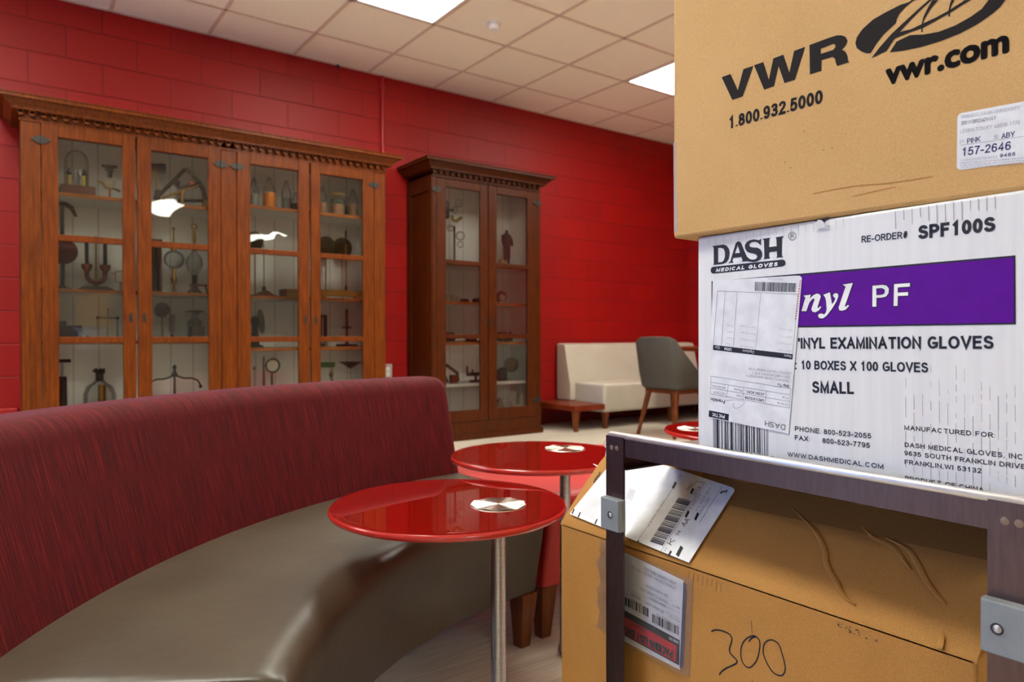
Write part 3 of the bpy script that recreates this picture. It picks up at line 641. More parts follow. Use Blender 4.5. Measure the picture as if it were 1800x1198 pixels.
def round_prof(pts, rad, n=5):
    out = []
    for i in range(len(pts)):
        p0, p1, p2 = Vector(pts[i-1]), Vector(pts[i]), Vector(pts[(i+1) % len(pts)])
        r = min(rad[i] if isinstance(rad, (list, tuple)) else rad, (p0-p1).length*0.45, (p2-p1).length*0.45)
        if r < 1e-4: out.append(tuple(p1)); continue
        a = p1+(p0-p1).normalized()*r; c = p1+(p2-p1).normalized()*r
        for k in range(n+1):
            t = k/n; q = a*(1-t)**2+p1*2*t*(1-t)+c*t*t; out.append(tuple(q))
    return out
def seating():
    a0, a1 = 93.4, 152.2
    t = thing('curved_sofa', 'curved sofa with dark red woven backrest and dark grey-brown leather seat', 'sofa', polar(1.4, (a0+a1)/2, 0))
    prof = round_prof([(1.125, 0.15), (1.072, 0.415), (1.475, 0.428), (1.66, 0.40), (1.66, 0.15)], [0.01, 0.06, 0.01, 0.01, 0.01], 8)
    b = MB(); arc_loft(b, prof, a0, a1, 56, 0.025); b.build('seat', M['seat_leather'], t, smooth=50)
    prof = round_prof([(1.468, 0.405), (1.560, 0.724), (1.700, 0.724), (1.735, 0.40), (1.72, 0.15), (1.665, 0.15), (1.665, 0.405)], [0.01, 0.045, 0.045, 0.02, 0.01, 0.01, 0.005], 8)
    b = MB(); arc_loft(b, prof, a0+0.3, a1-0.3, 64, 0.035); b.build('backrest', M['sofa_red'], t, smooth=50)
    for r, a in ((1.155, a0+1.6), (1.155, a1-2), (1.62, a0+1.6), (1.62, a1-2)):
        b = MB(); p = polar(r, a, 0); q = polar(r-0.006, a, 0.152); b.taper(p, q, 0.034, 0.058, rz=R(a)); b.build('leg', M['walnut'], t, smooth=0, bevel=0.003)
    a0, a1 = 33, 92.4
    t = thing('curved_bench', 'backless curved bench in red leather behind the round tables', 'bench', polar(1.5, (a0+a1)/2, 0))
    prof = round_prof([(1.128, 0.15), (1.085, 0.415), (1.86, 0.415), (1.86, 0.15)], [0.01, 0.05, 0.04, 0.01], 8)
    b = MB(); arc_loft(b, prof, a0, a1, 56, 0.02); b.build('seat', M['red_leather'], t, smooth=50)
    for r, a in ((1.165, a1-1.6), (1.165, a0+2), (1.80, a1-2), (1.80, a0+2)):
        b = MB(); b.taper(polar(r, a, 0), polar(r-0.006, a, 0.152), 0.034, 0.058, rz=R(a)); b.build('leg', M['walnut'], t, smooth=0, bevel=0.003)
seating()

def round_table(label, post, top, rad, z, base, brad=0.2, rot=0):
    t = thing('round_table', label, 'table', (post[0], post[1], 0), 'small round red tables')
    b = MB(); h = 0.013; e = 0.004
    b.lathe((top[0], top[1], z), [(rad-0.0035, -0.0004), (rad-0.006, 0), (rad-0.02, 0), (0.0, 0)], 96, cap=False)
    b.lathe((top[0], top[1], z), [(0.0, -h), (rad-0.02, -h), (rad-0.006, -h), (rad-0.002, -h+0.002), (rad, -h/2), (rad-0.001, -0.003), (rad-0.0035, -0.0004)], 96, mi=1, cap=False); b.build('tabletop', [M['red_glass'], M['red_edge']], t, smooth=50)
    b = MB(); n = 16; r = 0.053; c = Vector((post[0], post[1], z+0.0024)); vs = [c]; fs = []
    for k in range(n):
        a0, a1 = rot+2*math.pi*k/n, rot+2*math.pi*(k+1)/n; o = len(vs)
        dz = 0.0012 if k % 2 else -0.0012
        vs += [c+Vector((r*math.cos(a0), r*math.sin(a0), dz)), c+Vector((r*math.cos(a1), r*math.sin(a1), -dz))]; fs.append((0, o, o+1))
    b.add(vs, fs); b.lathe((post[0], post[1], z-0.001), [(r, 0), (r+0.0008, 0.001), (r, 0.0022)], 48, cap=False); b.build('hub_cap', M['hub_steel'], t, smooth=0)
    b = MB(); b.lathe((post[0], post[1], 0.008), [(0.0143, 0), (0.0143, z-0.022)], 32)
    b.lathe((post[0], post[1], z-0.022), [(0.05, 0), (0.05, 0.009)], 32); b.build('post', M['brushed_steel'], t, smooth=40)
    b = MB(); b.lathe((base[0], base[1], 0), [(brad, 0), (brad, 0.006), (brad-0.006, 0.010), (0.0, 0.010)], 64, cap=False); b.build('base', M['brushed_steel'], t, smooth=40)
round_table('nearest round red glossy table in front of the curved sofa, with a steel hub cap', (0.772, 1.104), (0.706, 1.178), 0.230, 0.530, (0.895, 1.215), 0.205, 0.1)
round_table('second round red glossy table, behind the nearest one and left of the cart', (1.221, 1.433), (1.112, 1.408), 0.226, 0.553, (1.31, 1.39), 0.115, 0.3)
round_table('farthest round red table, its edge peeping out left of the white carton', (1.690, 1.379), (1.785, 1.285), 0.226, 0.575, (1.72, 1.33), 0.14, 0.2)

# ------------------------------------------------------------------ far corner: bench, low platform, chairs, dining table
def far_corner():
    t = thing('upholstered_bench', 'pale grey upholstered bench with backrest against the red wall, in the far corner', 'bench', (5.4, 5.05, 0))
    x0, x1 = 4.43, 6.30
    b = MB(); pr = round_prof([(5.08, 0.38), (5.165, 0.775), (5.285, 0.785), (5.285, 0.238), (5.08, 0.238)], [0.01, 0.03, 0.02, 0.01, 0.01], 5)
    b.loft([[(x, y, z) for y, z in pr] for x in (x0-0.03, x1)]); b.build('backrest', M['pale_vinyl'], t, smooth=40, bevel=0.01)
    b = MB(); b.box((x0+0.03, 4.68, 0.15), (x1, 5.13, 0.415)); b.build('seat', M['pale_vinyl'], t, smooth=40, bevel=0.025, seg=4)
    for x in (x0+0.075, 5.4, x1-0.08):
        for y in (4.715, 5.10):
            b = MB(); b.taper((x, y, 0), (x, y, 0.152), 0.03, 0.05); b.build('leg', M['walnut'], t, smooth=0, bevel=0.002)
    t = thing('low_table', 'low red-brown wooden side table at the left end of the pale bench', 'table', (4.2, 4.95, 0))
    b = MB(); b.box((4.09, 4.66, 0.185), (4.452, 5.28, 0.235)); b.build('tabletop', M['table_red_wood'], t, smooth=0, bevel=0.004)
    for x in (4.135,):
        for y in (4.705, 5.24):
            b = MB(); b.taper((x, y, 0), (x, y, 0.186), 0.03, 0.052); b.build('leg', M['walnut'], t, smooth=0, bevel=0.002)
    # chair: moulded dark shell on splayed wooden legs, facing +X
    def chair(label, ox, oy):
        t = thing('side_chair', label, 'chair', (ox, oy, 0), 'dark upholstered side chairs')
        w = 0.235; L = []
        # shell as a bent sheet: outline columns from the left wing round the back to the right wing
        def sect(y, top, fx):
            return y, top, fx
        rows = []
        cols = [(-w, 0.32, 0.50), (-w-0.005, 0.20, 0.58), (-w, 0.08, 0.72), (-w+0.02, 0.01, 0.82), (-w+0.07, -0.005, 0.845), (0, -0.012, 0.85), (w-0.07, -0.005, 0.845), (w-0.02, 0.01, 0.82), (w, 0.08, 0.72), (w+0.005, 0.20, 0.58), (w, 0.32, 0.50)]
        rings = []
        for y, x, zt in cols:
            zb = 0.42 if x < 0.1 else 0.43
            out = []
            lean = lambda z: -0.055*max(0, (z-0.42)/0.43) if x < 0.1 else 0
            nrm = Vector((-1, 0)) if abs(y) < w-0.03 else (Vector((-0.6, math.copysign(0.8, y))) if x < 0.1 else Vector((0, math.copysign(1, y))))
            for z, s in ((zb, 1), (zb+0.12, 1), (zt-0.015, 1), (zt, 0), (zt-0.015, -1), (zb+0.12, -1), (zb, -1)):
                th = 0.017*s; k = 0.86+0.14*min(1, (z-zb)/0.2)
                out.append((ox+x+lean(z)+nrm.x*th, oy+y*k+nrm.y*th, z))
            rings.append(out)
        b = MB(); b.loft(rings); b.build('shell', M['chair_fabric'], t, smooth=70)
        b = MB(); b.box((ox+0.0, oy-0.20, 0.40), (ox+0.40, oy+0.20, 0.465)); b.build('seat', M['chair_fabric'], t, smooth=40, bevel=0.025, seg=4)
        b = MB(); b.box((ox+0.02, oy-0.18, 0.365), (ox+0.36, oy+0.18, 0.40)); b.build('frame', M['walnut'], t, smooth=0, bevel=0.004)
        for sx, sy in ((-1, 1), (-1, -1), (1, 1), (1, -1)):
            x = ox+0.19+sx*0.15; b = MB(); b.taper((x+sx*0.085, oy+sy*0.205, 0), (x, oy+sy*0.15, 0.385), 0.024, 0.04); b.build('leg', M['walnut'], t, smooth=0, bevel=0.004)
    chair('dark grey side chair with splayed wooden legs in front of the pale bench', 4.52, 4.07)
    chair('dark grey side chair almost hidden behind the white carton, only its left edge showing', 4.62, 3.36)
    t = thing('dining_table', 'red-brown square table between the dark chair and the pale bench', 'table', (5.45, 4.45, 0))
    b = MB(); b.box((5.02, 3.98, 0.715), (5.75, 4.62, 0.75)); b.build('tabletop', M['table_red_wood'], t, smooth=0, bevel=0.004)
    b = MB(); b.lathe((5.385, 4.30, 0.02), [(0.035, 0), (0.035, 0.695)], 20); b.build('pedestal', M['black_iron'], t)
    b = MB(); b.lathe((5.385, 4.30, 0), [(0.27, 0), (0.27, 0.01), (0.05, 0.03), (0, 0.03)], 32, cap=False); b.build('base', M['black_iron'], t)
far_corner()

# ------------------------------------------------------------------ things kept in the cabinets
YI = 5.09                                            # usual depth of the exhibits behind the glass
def cx(px, Y=YI): return at_y(px, 500, Y).x
def cz(px, py, Y=YI): return at_y(px, py, Y).z
def rod(b, a, c, r, mi=0, n=10): return b.tube([a, c], r, n, mi)
def part(b, name, mat, t, **k): return b.build(name, mat, t, **k)
def jar(label, px, zs, h, r, fill, fmat, grp=None, stop=True, Y=YI, wide=False, fr=0.9):
    x = cx(px, Y); t = thing('glass_jar', label, 'jar', (x, Y, zs), 'specimen jars on the top shelf')
    nk = r*0.5 if not wide else r*0.8
    b = MB(); b.lathe((x, Y, zs), [(0, 0.003), (r*0.96, 0.003), (r, 0.01), (r, h*0.62), (r*0.9, h*0.70), (nk, h*0.76), (nk, h*0.84), (nk*1.2, h*0.85), (nk*1.2, h*0.87)], 28, cap=False); part(b, 'jar_body', M['jar_glass'], t)
    if stop:
        b = MB(); b.lathe((x, Y, zs+h*0.83), [(nk*0.85, 0), (nk*0.95, h*0.05), (nk*1.1, h*0.055), (nk*0.9, h*0.09), (nk*0.35, h*0.11), (nk*0.8, h*0.14), (nk*0.5, h*0.17), (0, h*0.18)], 20); part(b, 'stopper', M['jar_glass'], t)
    if fill:
        b = MB(); q = r*fr; b.lathe((x, Y, zs+0.006), [(0, 0), (q, 0), (q, h*fill*0.95), (q*0.7, h*fill), (0, h*fill*0.97)], 24); part(b, 'contents', M[fmat], t)
    return t
def exhibits():
    Z = ZS
    # --- door 1, top shelf
    x = cx(137); zs = Z['a1']
    t = thing('dome_apparatus', 'glass dome with two yellow tubes on a red-brown box, top shelf at the far left', 'apparatus', (x, YI, zs))
    w = (cx(168)-cx(107))
    b = MB(); b.box((x-w/2, YI-0.08, zs+0.001), (x+w/2, YI+0.08, zs+0.068)); part(b, 'box_base', M['redwood'], t, smooth=0, bevel=0.004)
    for px in (123, 149):
        xx = cx(px); b = MB(); b.lathe((xx, YI, zs+0.068), [(0.010, 0), (0.010, 0.075)], 14); b.lathe((xx, YI, zs+0.143), [(0.005, 0), (0.013, 0.004), (0.009, 0.02), (0.004, 0.04)], 14, mi=1); part(b, 'tube', [M['yellow_tube'], M['dark_metal']], t)
    xx = cx(136); b = MB(); b.lathe((xx, YI, zs+0.068), [(0.066, 0), (0.066, 0.15), (0.058, 0.19), (0.040, 0.215), (0.016, 0.228), (0, 0.23)], 32, cap=False); part(b, 'glass_dome', M['jar_glass'], t)
    b = MB(); b.lathe((xx, YI, zs+0.068), [(0.012, 0), (0.016, 0.03), (0.02, 0.06), (0.012, 0.09), (0.004, 0.11)], 16); part(b, 'inner_bulb', M['jar_glass'], t)
    x = cx(194); t = thing('brass_instrument', 'small brass instrument with a dark dish on a stem, top shelf beside the glass dome', 'instrument', (x, YI, zs))
    b = MB(); b.lathe((x, YI, zs), [(0.022, 0.001), (0.02, 0.006), (0.006, 0.012), (0.005, 0.09)], 16); part(b, 'stem', M['copper'], t)
    b = MB(); b.lathe((x, YI-0.006, zs+0.115), [(0.0, 0), (0.03, 0), (0.032, 0.006), (0.032, 0.014), (0, 0.014)], 24, axis=(0, -1, 0)); part(b, 'dial', M['bone'], t)
    b = MB(); b.tube([(x-0.07, YI, zs+0.125), (x-0.04, YI, zs+0.11), (x-0.02, YI, zs+0.085), (x+0.02, YI, zs+0.085), (x+0.06, YI, zs+0.07)], 0.008, 8); part(b, 'arms', M['brass'], t)
    b = MB(); b.lathe((x, YI, zs+0.146), [(0.012, 0), (0.014, 0.03), (0.02, 0.045), (0.032, 0.05), (0.014, 0.055), (0.045, 0.072), (0.047, 0.078)], 20); part(b, 'dish', M['dark_metal'], t)
    # --- door 1, second shelf
    zs = Z['a2']; x = cx(110); t = thing('disc_machine', 'dark machine with red-brown disc and curved sickle arm, second shelf at far left', 'apparatus', (x, YI, zs))
    b = MB(); b.lathe((x, YI, zs), [(0.055, 0.001), (0.05, 0.012), (0.02, 0.02), (0.012, 0.03), (0.010, 0.53)], 18); part(b, 'stand', M['black_iron'], t)
    b = MB(); b.lathe((x, YI-0.02, zs+0.235), [(0, 0), (0.075, 0), (0.08, 0.006), (0.075, 0.012), (0, 0.012)], 28, axis=(0, -1, 0)); part(b, 'disc', M['redwood'], t)
    b = MB(); b.tube([(x-0.01, YI, zs+0.528), (x+0.02, YI, zs+0.525), (x+0.05, YI, zs+0.505), (x+0.072, YI, zs+0.455)], [0.012, 0.014, 0.014, 0.009], 10); part(b, 'curved_arm', M['iron'], t)
    x = cx(169); t = thing('horseshoe_apparatus', 'red-brown U-shaped apparatus with two copper cups on an oval dark base', 'apparatus', (x, YI, zs))
    b = MB(); b.lathe((x, YI, zs), [(0.10, 0.001), (0.10, 0.012), (0.07, 0.03), (0, 0.035)], 30, cap=False); part(b, 'base', M['black_iron'], t)
    b = MB(); d = cx(185)-x
    b.tube([(x-d, YI, zs+0.17)]+[(x-d*math.cos(R(a)), YI, zs+0.10-d*1.0*math.sin(R(a))) for a in range(0, 181, 20)]+[(x+d, YI, zs+0.17)], 0.014, 12); part(b, 'u_tube', M['table_red_wood'], t)
    for sx in (-1, 1):
        b = MB(); b.lathe((x+sx*d, YI, zs+0.12), [(0.014, 0), (0.028, 0.02), (0.032, 0.045), (0.016, 0.046)], 18); part(b, 'cup', M['copper'], t)
        b = MB(); rod(b, (x+sx*d, YI, zs+0.165), (x+sx*d, YI, zs+0.30), 0.011); part(b, 'column', M['black_iron'], t)
    b = MB(); rod(b, (x, YI, zs+0.03), (x, YI, zs+0.33), 0.006); b.ball((x, YI, zs+0.335), 0.010, n=10); part(b, 'centre_rod', M['brass'], t)
    b = MB(); b.tube([(x-d, YI, zs+0.30), (x-d*0.7, YI, zs+0.33), (x, YI, zs+0.30), (x+d*0.7, YI, zs+0.33), (x+d, YI, zs+0.30)], 0.005, 8); part(b, 'top_bow', M['dark_metal'], t)
    x = cx(208); t = thing('brass_bracket', 'little brass bracket frame at the right end of the second shelf, first door', 'bracket', (x, YI, zs))
    b = MB(); b.lathe((x+0.012, YI, zs), [(0.018, 0.001), (0.016, 0.005), (0.004, 0.008), (0.004, 0.06)], 12); b.tube([(x+0.03, YI, zs+0.06), (x-0.016, YI, zs+0.06), (x-0.016, YI, zs+0.13), (x+0.03, YI, zs+0.13)], 0.004, 8); rod(b, (x-0.035, YI, zs+0.115), (x-0.01, YI, zs+0.115), 0.003); part(b, 'frame', M['brass'], t)
    # --- door 1, third shelf
    zs = Z['a3']
    for k, (px, hh) in enumerate(((109, 0.125), (122, 0.10), (136, 0.10))):
        x = cx(px); t = thing('wire_coil', ['black wire coil, the tallest of three on the third shelf at far left', 'black wire coil in the middle of the three on the third shelf', 'black wire coil, right one of the three on the third shelf'][k], 'coil', (x, YI, zs), 'black coils on the third shelf')
        b = MB(); r = hh/2-0.012
        for q in range(5): b.tube([(x-0.016+q*0.008, YI+r*0.8*math.cos(R(a)), zs+0.013+r+r*math.sin(R(a))) for a in range(0, 360, 24)], 0.006, 6, closed=True)
        part(b, 'windings', M['wire_black'], t)
        b = MB(); b.box((x-0.017, YI-0.02, zs+0.001), (x+0.017, YI+0.02, zs+0.012)); part(b, 'foot', M['black_iron'], t, smooth=0)
    x = cx(189); t = thing('brass_cross_balance', 'slender brass cross-shaped balance on the third shelf behind the first door', 'balance', (x, YI, zs))
    b = MB(); rod(b, (x, YI, zs+0.002), (x, YI, zs+0.20), 0.004); b.ball((x, YI, zs+0.20), 0.009, n=10); b.lathe((x, YI, zs), [(0.03, 0.001), (0.028, 0.006), (0.006, 0.01)], 16); part(b, 'upright', M['brass'], t)
    b = MB(); dd = cx(206)-x; rod(b, (x-dd, YI, zs+0.143), (x+dd, YI, zs+0.143), 0.005); b.ball((x-dd, YI, zs+0.143), 0.012, n=10); b.ball((x+dd, YI, zs+0.143), 0.012, n=10); part(b, 'beam', M['dark_metal'], t)
    for sx in (-1, 1): b = MB(); rod(b, (x+sx*dd, YI, zs+0.002), (x+sx*dd, YI, zs+0.14), 0.004); b.lathe((x+sx*dd, YI, zs), [(0.014, 0.001), (0.010, 0.01), (0.004, 0.02)], 12); part(b, 'side_rod', M['brass'], t)
    x = cx(154); t = thing('small_weight', 'tiny dark weight on the third shelf between the coils and the brass cross', 'weight', (x, YI, zs)); b = MB(); b.lathe((x, YI, zs), [(0.010, 0.001), (0.010, 0.016), (0.004, 0.02), (0.007, 0.03), (0, 0.034)], 14); part(b, 'body', M['dark_metal'], t)
    # --- door 1, bottom
    zs = Z['bot']; x = cx(108.5); t = thing('hand_pump', 'tall dark cylinder pump with a T-shaped handle, bottom of the first door', 'pump', (x, YI, zs))
    ztop = cz(108, 634)
    b = MB(); b.lathe((x, YI, zs), [(0.07, 0.001), (0.065, 0.02), (0.025, 0.03), (0.024, ztop-zs-0.10), (0.018, ztop-zs-0.095)], 20); part(b, 'barrel', M['black_iron'], t)
    b = MB(); rod(b, (x, YI, ztop-0.11), (x, YI, ztop), 0.008); part(b, 'piston_rod', M['brushed_steel'], t)
    b = MB(); rod(b, (x-0.038, YI, ztop), (x+0.045, YI, ztop), 0.011); part(b, 'handle', M['black_iron'], t)
    x = cx(174); t = thing('bell_jar', 'glass bell jar with a dark tufted stopper, bottom of the first door', 'jar', (x, YI, zs)); zt = cz(174, 668)
    b = MB(); b.lathe((x, YI, zs), [(0.09, 0.002), (0.09, zt-zs-0.09), (0.075, zt-zs-0.04), (0.035, zt-zs-0.01), (0.028, zt-zs)], 32, cap=False); part(b, 'glass_body', M['jar_glass'], t)
    b = MB()
    for k in range(26):
        a = k*2.4; e = 0.3+0.9*((k*37) % 10)/10; l = 0.03+0.02*((k*13) % 7)/7; d = Vector((math.cos(a)*math.cos(e), math.sin(a)*math.cos(e), math.sin(e)-0.2)); c = Vector((x, YI, zt+0.045)); b.tube([c, c+d*l], [0.010, 0.006], 6)
    b.lathe((x, YI, zt-0.005), [(0.022, 0), (0.022, 0.05), (0.0, 0.06)], 12); part(b, 'tufted_stopper', M['black_iron'], t)
    b = MB(); b.lathe((x+0.012, YI, zs+0.002), [(0.022, 0), (0.022, zt-zs-0.03)], 16); part(b, 'inner_tube', M['brass'], t)
    # --- door 2, top shelf
    zs = Z['a1']; x = cx(318); t = thing('sextant', 'large brass and black sextant with a curved scale, top shelf of second door', 'sextant', (x, YI, zs))
    P = lambda px, py: Vector((cx(px), YI, cz(px, py)))
    for nm, a, c, r, mt in (('upper_arm', (273, 350), (327, 297), 0.014, 'black_iron'), ('lower_arm', (274, 353), (362, 353), 0.010, 'black_iron'), ('index_arm', (285, 349), (352, 325), 0.008, 'brass'), ('brace', (312, 330), (352, 321), 0.009, 'black_iron'), ('strut', (320.5, 336), (320.5, 357), 0.012, 'brass')):
        b = MB(); rod(b, P(*a), P(*c), r); part(b, nm, M[mt], t)
    b = MB(); b.tube([P(327, 297), P(340, 306), P(351, 320), P(358, 334), P(362, 352)], 0.014, 10); part(b, 'scale_arc', M['olive_mirror'], t)
    b = MB(); b.cbox(P(278, 342), (0.03, 0.03, 0.06)); b.cbox(P(312, 323), (0.03, 0.02, 0.035)); part(b, 'mirrors', M['black_iron'], t, smooth=0, bevel=0.003)
    b = MB(); b.cbox(P(338, 322), (0.03, 0.02, 0.022)); part(b, 'shade_glass', M['copper'], t, smooth=0)
    for px in (276, 360):
        q = P(px, 352); b = MB(); b.lathe((q.x, YI, zs), [(0.012, 0.001), (0.012, q.z-zs)], 12); part(b, 'foot', M['brass'], t)
    t = thing('small_telescope', 'short brown telescope tube with black end on a thin stand behind the sextant', 'telescope', (cx(281, 5.20), 5.20, zs)); z = cz(281, 296, 5.20); xa, xb = cx(262, 5.2), cx(291, 5.2)
    b = MB(); b.lathe((xa, 5.20, z), [(0.026, 0), (0.028, xb-xa-0.05)], 20, axis=(1, 0, 0)); part(b, 'tube', M['walnut'], t)
    b = MB(); b.lathe((xb-0.05, 5.20, z), [(0.030, 0), (0.034, 0.02), (0.034, 0.05), (0.026, 0.05)], 20, axis=(1, 0, 0)); part(b, 'eyepiece', M['black_iron'], t)
    b = MB(); b.lathe((cx(277, 5.2), 5.20, zs), [(0.03, 0.001), (0.026, 0.008), (0.006, 0.014), (0.006, z-zs-0.025)], 14); part(b, 'stand', M['brass'], t)
    # --- door 2, second shelf
    zs = Z['a2']; xa, xb = cx(260), cx(283); t = thing('glass_fronted_case', 'narrow dark wooden case standing at the left of the second shelf, second door', 'case', ((xa+xb)/2, YI, zs)); h = cz(275, 421)-zs
    b = MB(); b.box((xa, YI-0.04, zs+0.001), (xa+0.012, YI+0.05, zs+h)); b.box((xb-0.016, YI-0.04, zs+0.001), (xb, YI+0.05, zs+h)); b.box((xa, YI-0.04, zs+h-0.02), (xb+0.004, YI+0.05, zs+h)); b.box((xa, YI-0.04, zs+0.001), (xb, YI+0.05, zs+0.016)); b.box((xa, YI+0.042, zs+0.001), (xb, YI+0.05, zs+h)); part(b, 'case_frame', M['redwood'], t, smooth=0, bevel=0.002)
    b = MB(); b.lathe(((xa+xb)/2, YI, zs+0.016), [(0.012, 0), (0.012, h*0.8)], 12); part(b, 'inner_tube', M['black_iron'], t)
    x = cx(306); t = thing('globe_vessel', 'round glass globe on a brass foot with a tall finial, second shelf of second door', 'vessel', (x, YI, zs)); zg = cz(306, 456)
    b = MB(); b.lathe((x, YI, zs), [(0.034, 0.001), (0.032, 0.008), (0.012, 0.014), (0.009, 0.06), (0.018, 0.075), (0.02, 0.10), (0.012, 0.115), (0.012, zg-zs-0.06)], 20); part(b, 'foot', M['brass'], t)
    b = MB(); r = 0.066; b.lathe((x, YI, zg), [(max(0.010, r*math.sin(R(a))), -r*math.cos(R(a))*0.95) for a in range(8, 173, 12)], 32, cap=False); part(b, 'globe', M['jar_glass'], t)
    b = MB(); b.lathe((x, YI, zg+0.058), [(0.018, 0), (0.016, 0.035), (0.006, 0.04), (0.004, 0.14)], 14); b.ball((x, YI, zg+0.205), 0.010, n=10); part(b, 'finial', M['brass'], t)
    x = cx(342); t = thing('ring_finial_vessel', 'pear-shaped glass vessel topped by a brass ring, second shelf of second door', 'vessel', (x, YI, zs)); zg = cz(342, 464)
    b = MB(); b.lathe((x, YI, zs), [(0.045, 0.001), (0.045, 0.015), (0.03, 0.03), (0.016, 0.05), (0.018, zg-zs-0.075)], 20); part(b, 'foot', M['dark_metal'], t)
    b = MB(); b.lathe((x, YI, zg), [(0.016, -0.075), (0.045, -0.04), (0.056, 0.0), (0.048, 0.04), (0.022, 0.075), (0.014, 0.09)], 28, cap=False); part(b, 'vessel', M['jar_glass'], t)
    b = MB(); zr = cz(342, 398); b.lathe((x, YI, zg+0.088), [(0.016, 0), (0.018, 0.03), (0.007, 0.05), (0.013, 0.075), (0.006, zr-zg-0.105)], 14); b.tube([(x+0.016*math.cos(R(a)), YI, zr+0.016*math.sin(R(a))) for a in range(0, 360, 24)], 0.006, 8, closed=True); part(b, 'ring_finial', M['brass'], t)
    xa, xb = cx(333, 5.0), cx(364, 5.0); t = thing('trestle', 'small dark wooden trestle at the front right of the second shelf, second door', 'trestle', ((xa+xb)/2, 5.0, zs))
    b = MB(); b.box((xa, 4.985, zs+0.05), (xb, 5.015, zs+0.062)); 
    for q in (xa+0.01, xb-0.01): b.taper((q+(0.012 if q > xa+0.02 else -0.002), 5.0, zs+0.001), (q, 5.0, zs+0.05), 0.008, 0.010)
    part(b, 'frame', M['walnut'], t, smooth=0)
    # --- door 2, third shelf
    zs = Z['a3']; x = cx(285); t = thing('disc_on_stand', 'dark oval disc on a thin stand, third shelf of second door', 'instrument', (x, YI, zs)); z = cz(285, 545)
    b = MB(); b.lathe((x, YI, zs), [(0.024, 0.001), (0.02, 0.006), (0.005, 0.01), (0.005, z-zs)], 14); part(b, 'stand', M['dark_metal'], t)
    b = MB(); b.lathe((x, YI-0.006, z), [(0, 0), (0.048, 0), (0.05, 0.005), (0.048, 0.01), (0, 0.01)], 28, axis=(-0.35, -1, 0)); rod(b, (x, YI, z), (x+0.05, YI, z), 0.006); part(b, 'disc', M['black_iron'], t)
    x = cx(302, 5.02); t = thing('glass_goblet', 'tall glass goblet with a dark foot, third shelf of second door', 'goblet', (x, 5.02, zs)); 
    b = MB(); b.lathe((x, 5.02, zs), [(0.034, 0.001), (0.032, 0.012), (0.012, 0.022), (0.008, 0.04)], 20); part(b, 'foot', M['dark_metal'], t)
    b = MB(); b.lathe((x, 5.02, zs+0.04), [(0.006, 0), (0.022, 0.02), (0.026, 0.06), (0.03, 0.13)], 24, cap=False); part(b, 'bowl', M['jar_glass'], t)
    x = cx(343); t = thing('flat_topped_jar', 'glass jar under a wide flat dark lid, third shelf of second door', 'jar', (x, YI, zs)); z = cz(343, 546)
    b = MB(); b.lathe((x, YI, zs), [(0, 0.004), (0.045, 0.004), (0.05, 0.012), (0.05, z-zs-0.07), (0.02, z-zs-0.045), (0.018, z-zs-0.02)], 24, cap=False); part(b, 'jar_body', M['jar_glass'], t)
    b = MB(); b.lathe((x, YI, z-0.022), [(0.022, 0), (0.03, 0.008), (0.062, 0.014), (0.062, 0.024), (0, 0.024)], 24); part(b, 'lid', M['black_iron'], t)
    for sx in (-1, 1):
        b = MB(); rod(b, (x+sx*0.04, YI-0.052, zs+0.002), (x+sx*0.04, YI-0.052, zs+0.09), 0.005); part(b, 'side_rod', M['dark_metal'], t)
    # --- door 2, bottom: balance
    zs = Z['bot']; x = cx(306); t = thing('beam_balance', 'dark wrought balance with curved drooping arms, bottom of the second door', 'balance', (x, YI, zs)); zt = cz(306, 654)
    b = MB(); b.lathe((x, YI, zs), [(0.08, 0.001), (0.075, 0.02), (0.012, 0.035), (0.007, zt-zs-0.02)], 20); part(b, 'column', M['dark_metal'], t)
    b = MB(); b.lathe((x, YI, zt-0.03), [(0.012, 0), (0.02, 0.015), (0.012, 0.03), (0.008, 0.05), (0.014, 0.065), (0.0, 0.085)], 16); part(b, 'finial', M['dark_metal'], t)
    for sx in (-1, 1):
        b = MB(); pts = [(x, YI, zt-0.005), (x+sx*0.02, YI, zt-0.028), (x+sx*0.06, YI, zt-0.042), (x+sx*0.11, YI, zt-0.043), (x+sx*0.145, YI, zt-0.06), (x+sx*0.16, YI, zt-0.09)]; b.tube(pts, 0.006, 8); b.ball((x+sx*0.162, YI, zt-0.10), 0.012, n=10); part(b, 'arm', M['iron'], t)
    # --- doors 3 and 4, top shelf: jars
    zs = Z['b1']
    jar('stoppered jar of pale crystals, leftmost on the top shelf of third door', 447, zs, 0.225, 0.034, 0.45, 'grey_stuff')
    jar('jar filled with orange powder on the top shelf of third door', 474, zs, 0.24, 0.045, 0.52, 'orange_powder', fr=0.95)
    jar('jar with grey contents right of the orange jar, top shelf of third door', 504, zs, 0.235, 0.035, 0.42, 'grey_stuff')
    jar('dark-filled small jar at the right end of the top shelf, third door', 520, zs, 0.17, 0.034, 0.5, 'dark_stone', Y=5.17)
    jar('jar of straw-coloured matter, leftmost on the top shelf of fourth door', 567, zs, 0.23, 0.036, 0.42, 'tan_stuff')
    t = jar('wide jar with green and tan contents, middle of fourth door top shelf', 594, zs, 0.19, 0.054, 0.50, 'tan_stuff', stop=False, wide=True)
    x = cx(594); b = MB(); b.lathe((x, YI, zs+0.165), [(0.048, 0), (0.056, 0.008), (0.058, 0.02), (0.03, 0.03), (0, 0.034)], 20); part(b, 'yellow_cover', M['ochre'], t); b = MB(); b.lathe((x+0.012, YI, zs+0.104), [(0.03, 0), (0.035, 0.012), (0.0, 0.03)], 14); part(b, 'green_sprig', M['green_stuff'], t)
    jar('stoppered jar of pinkish-tan chips, rightmost on fourth door top shelf', 621, zs, 0.235, 0.042, 0.48, 'tan_stuff')
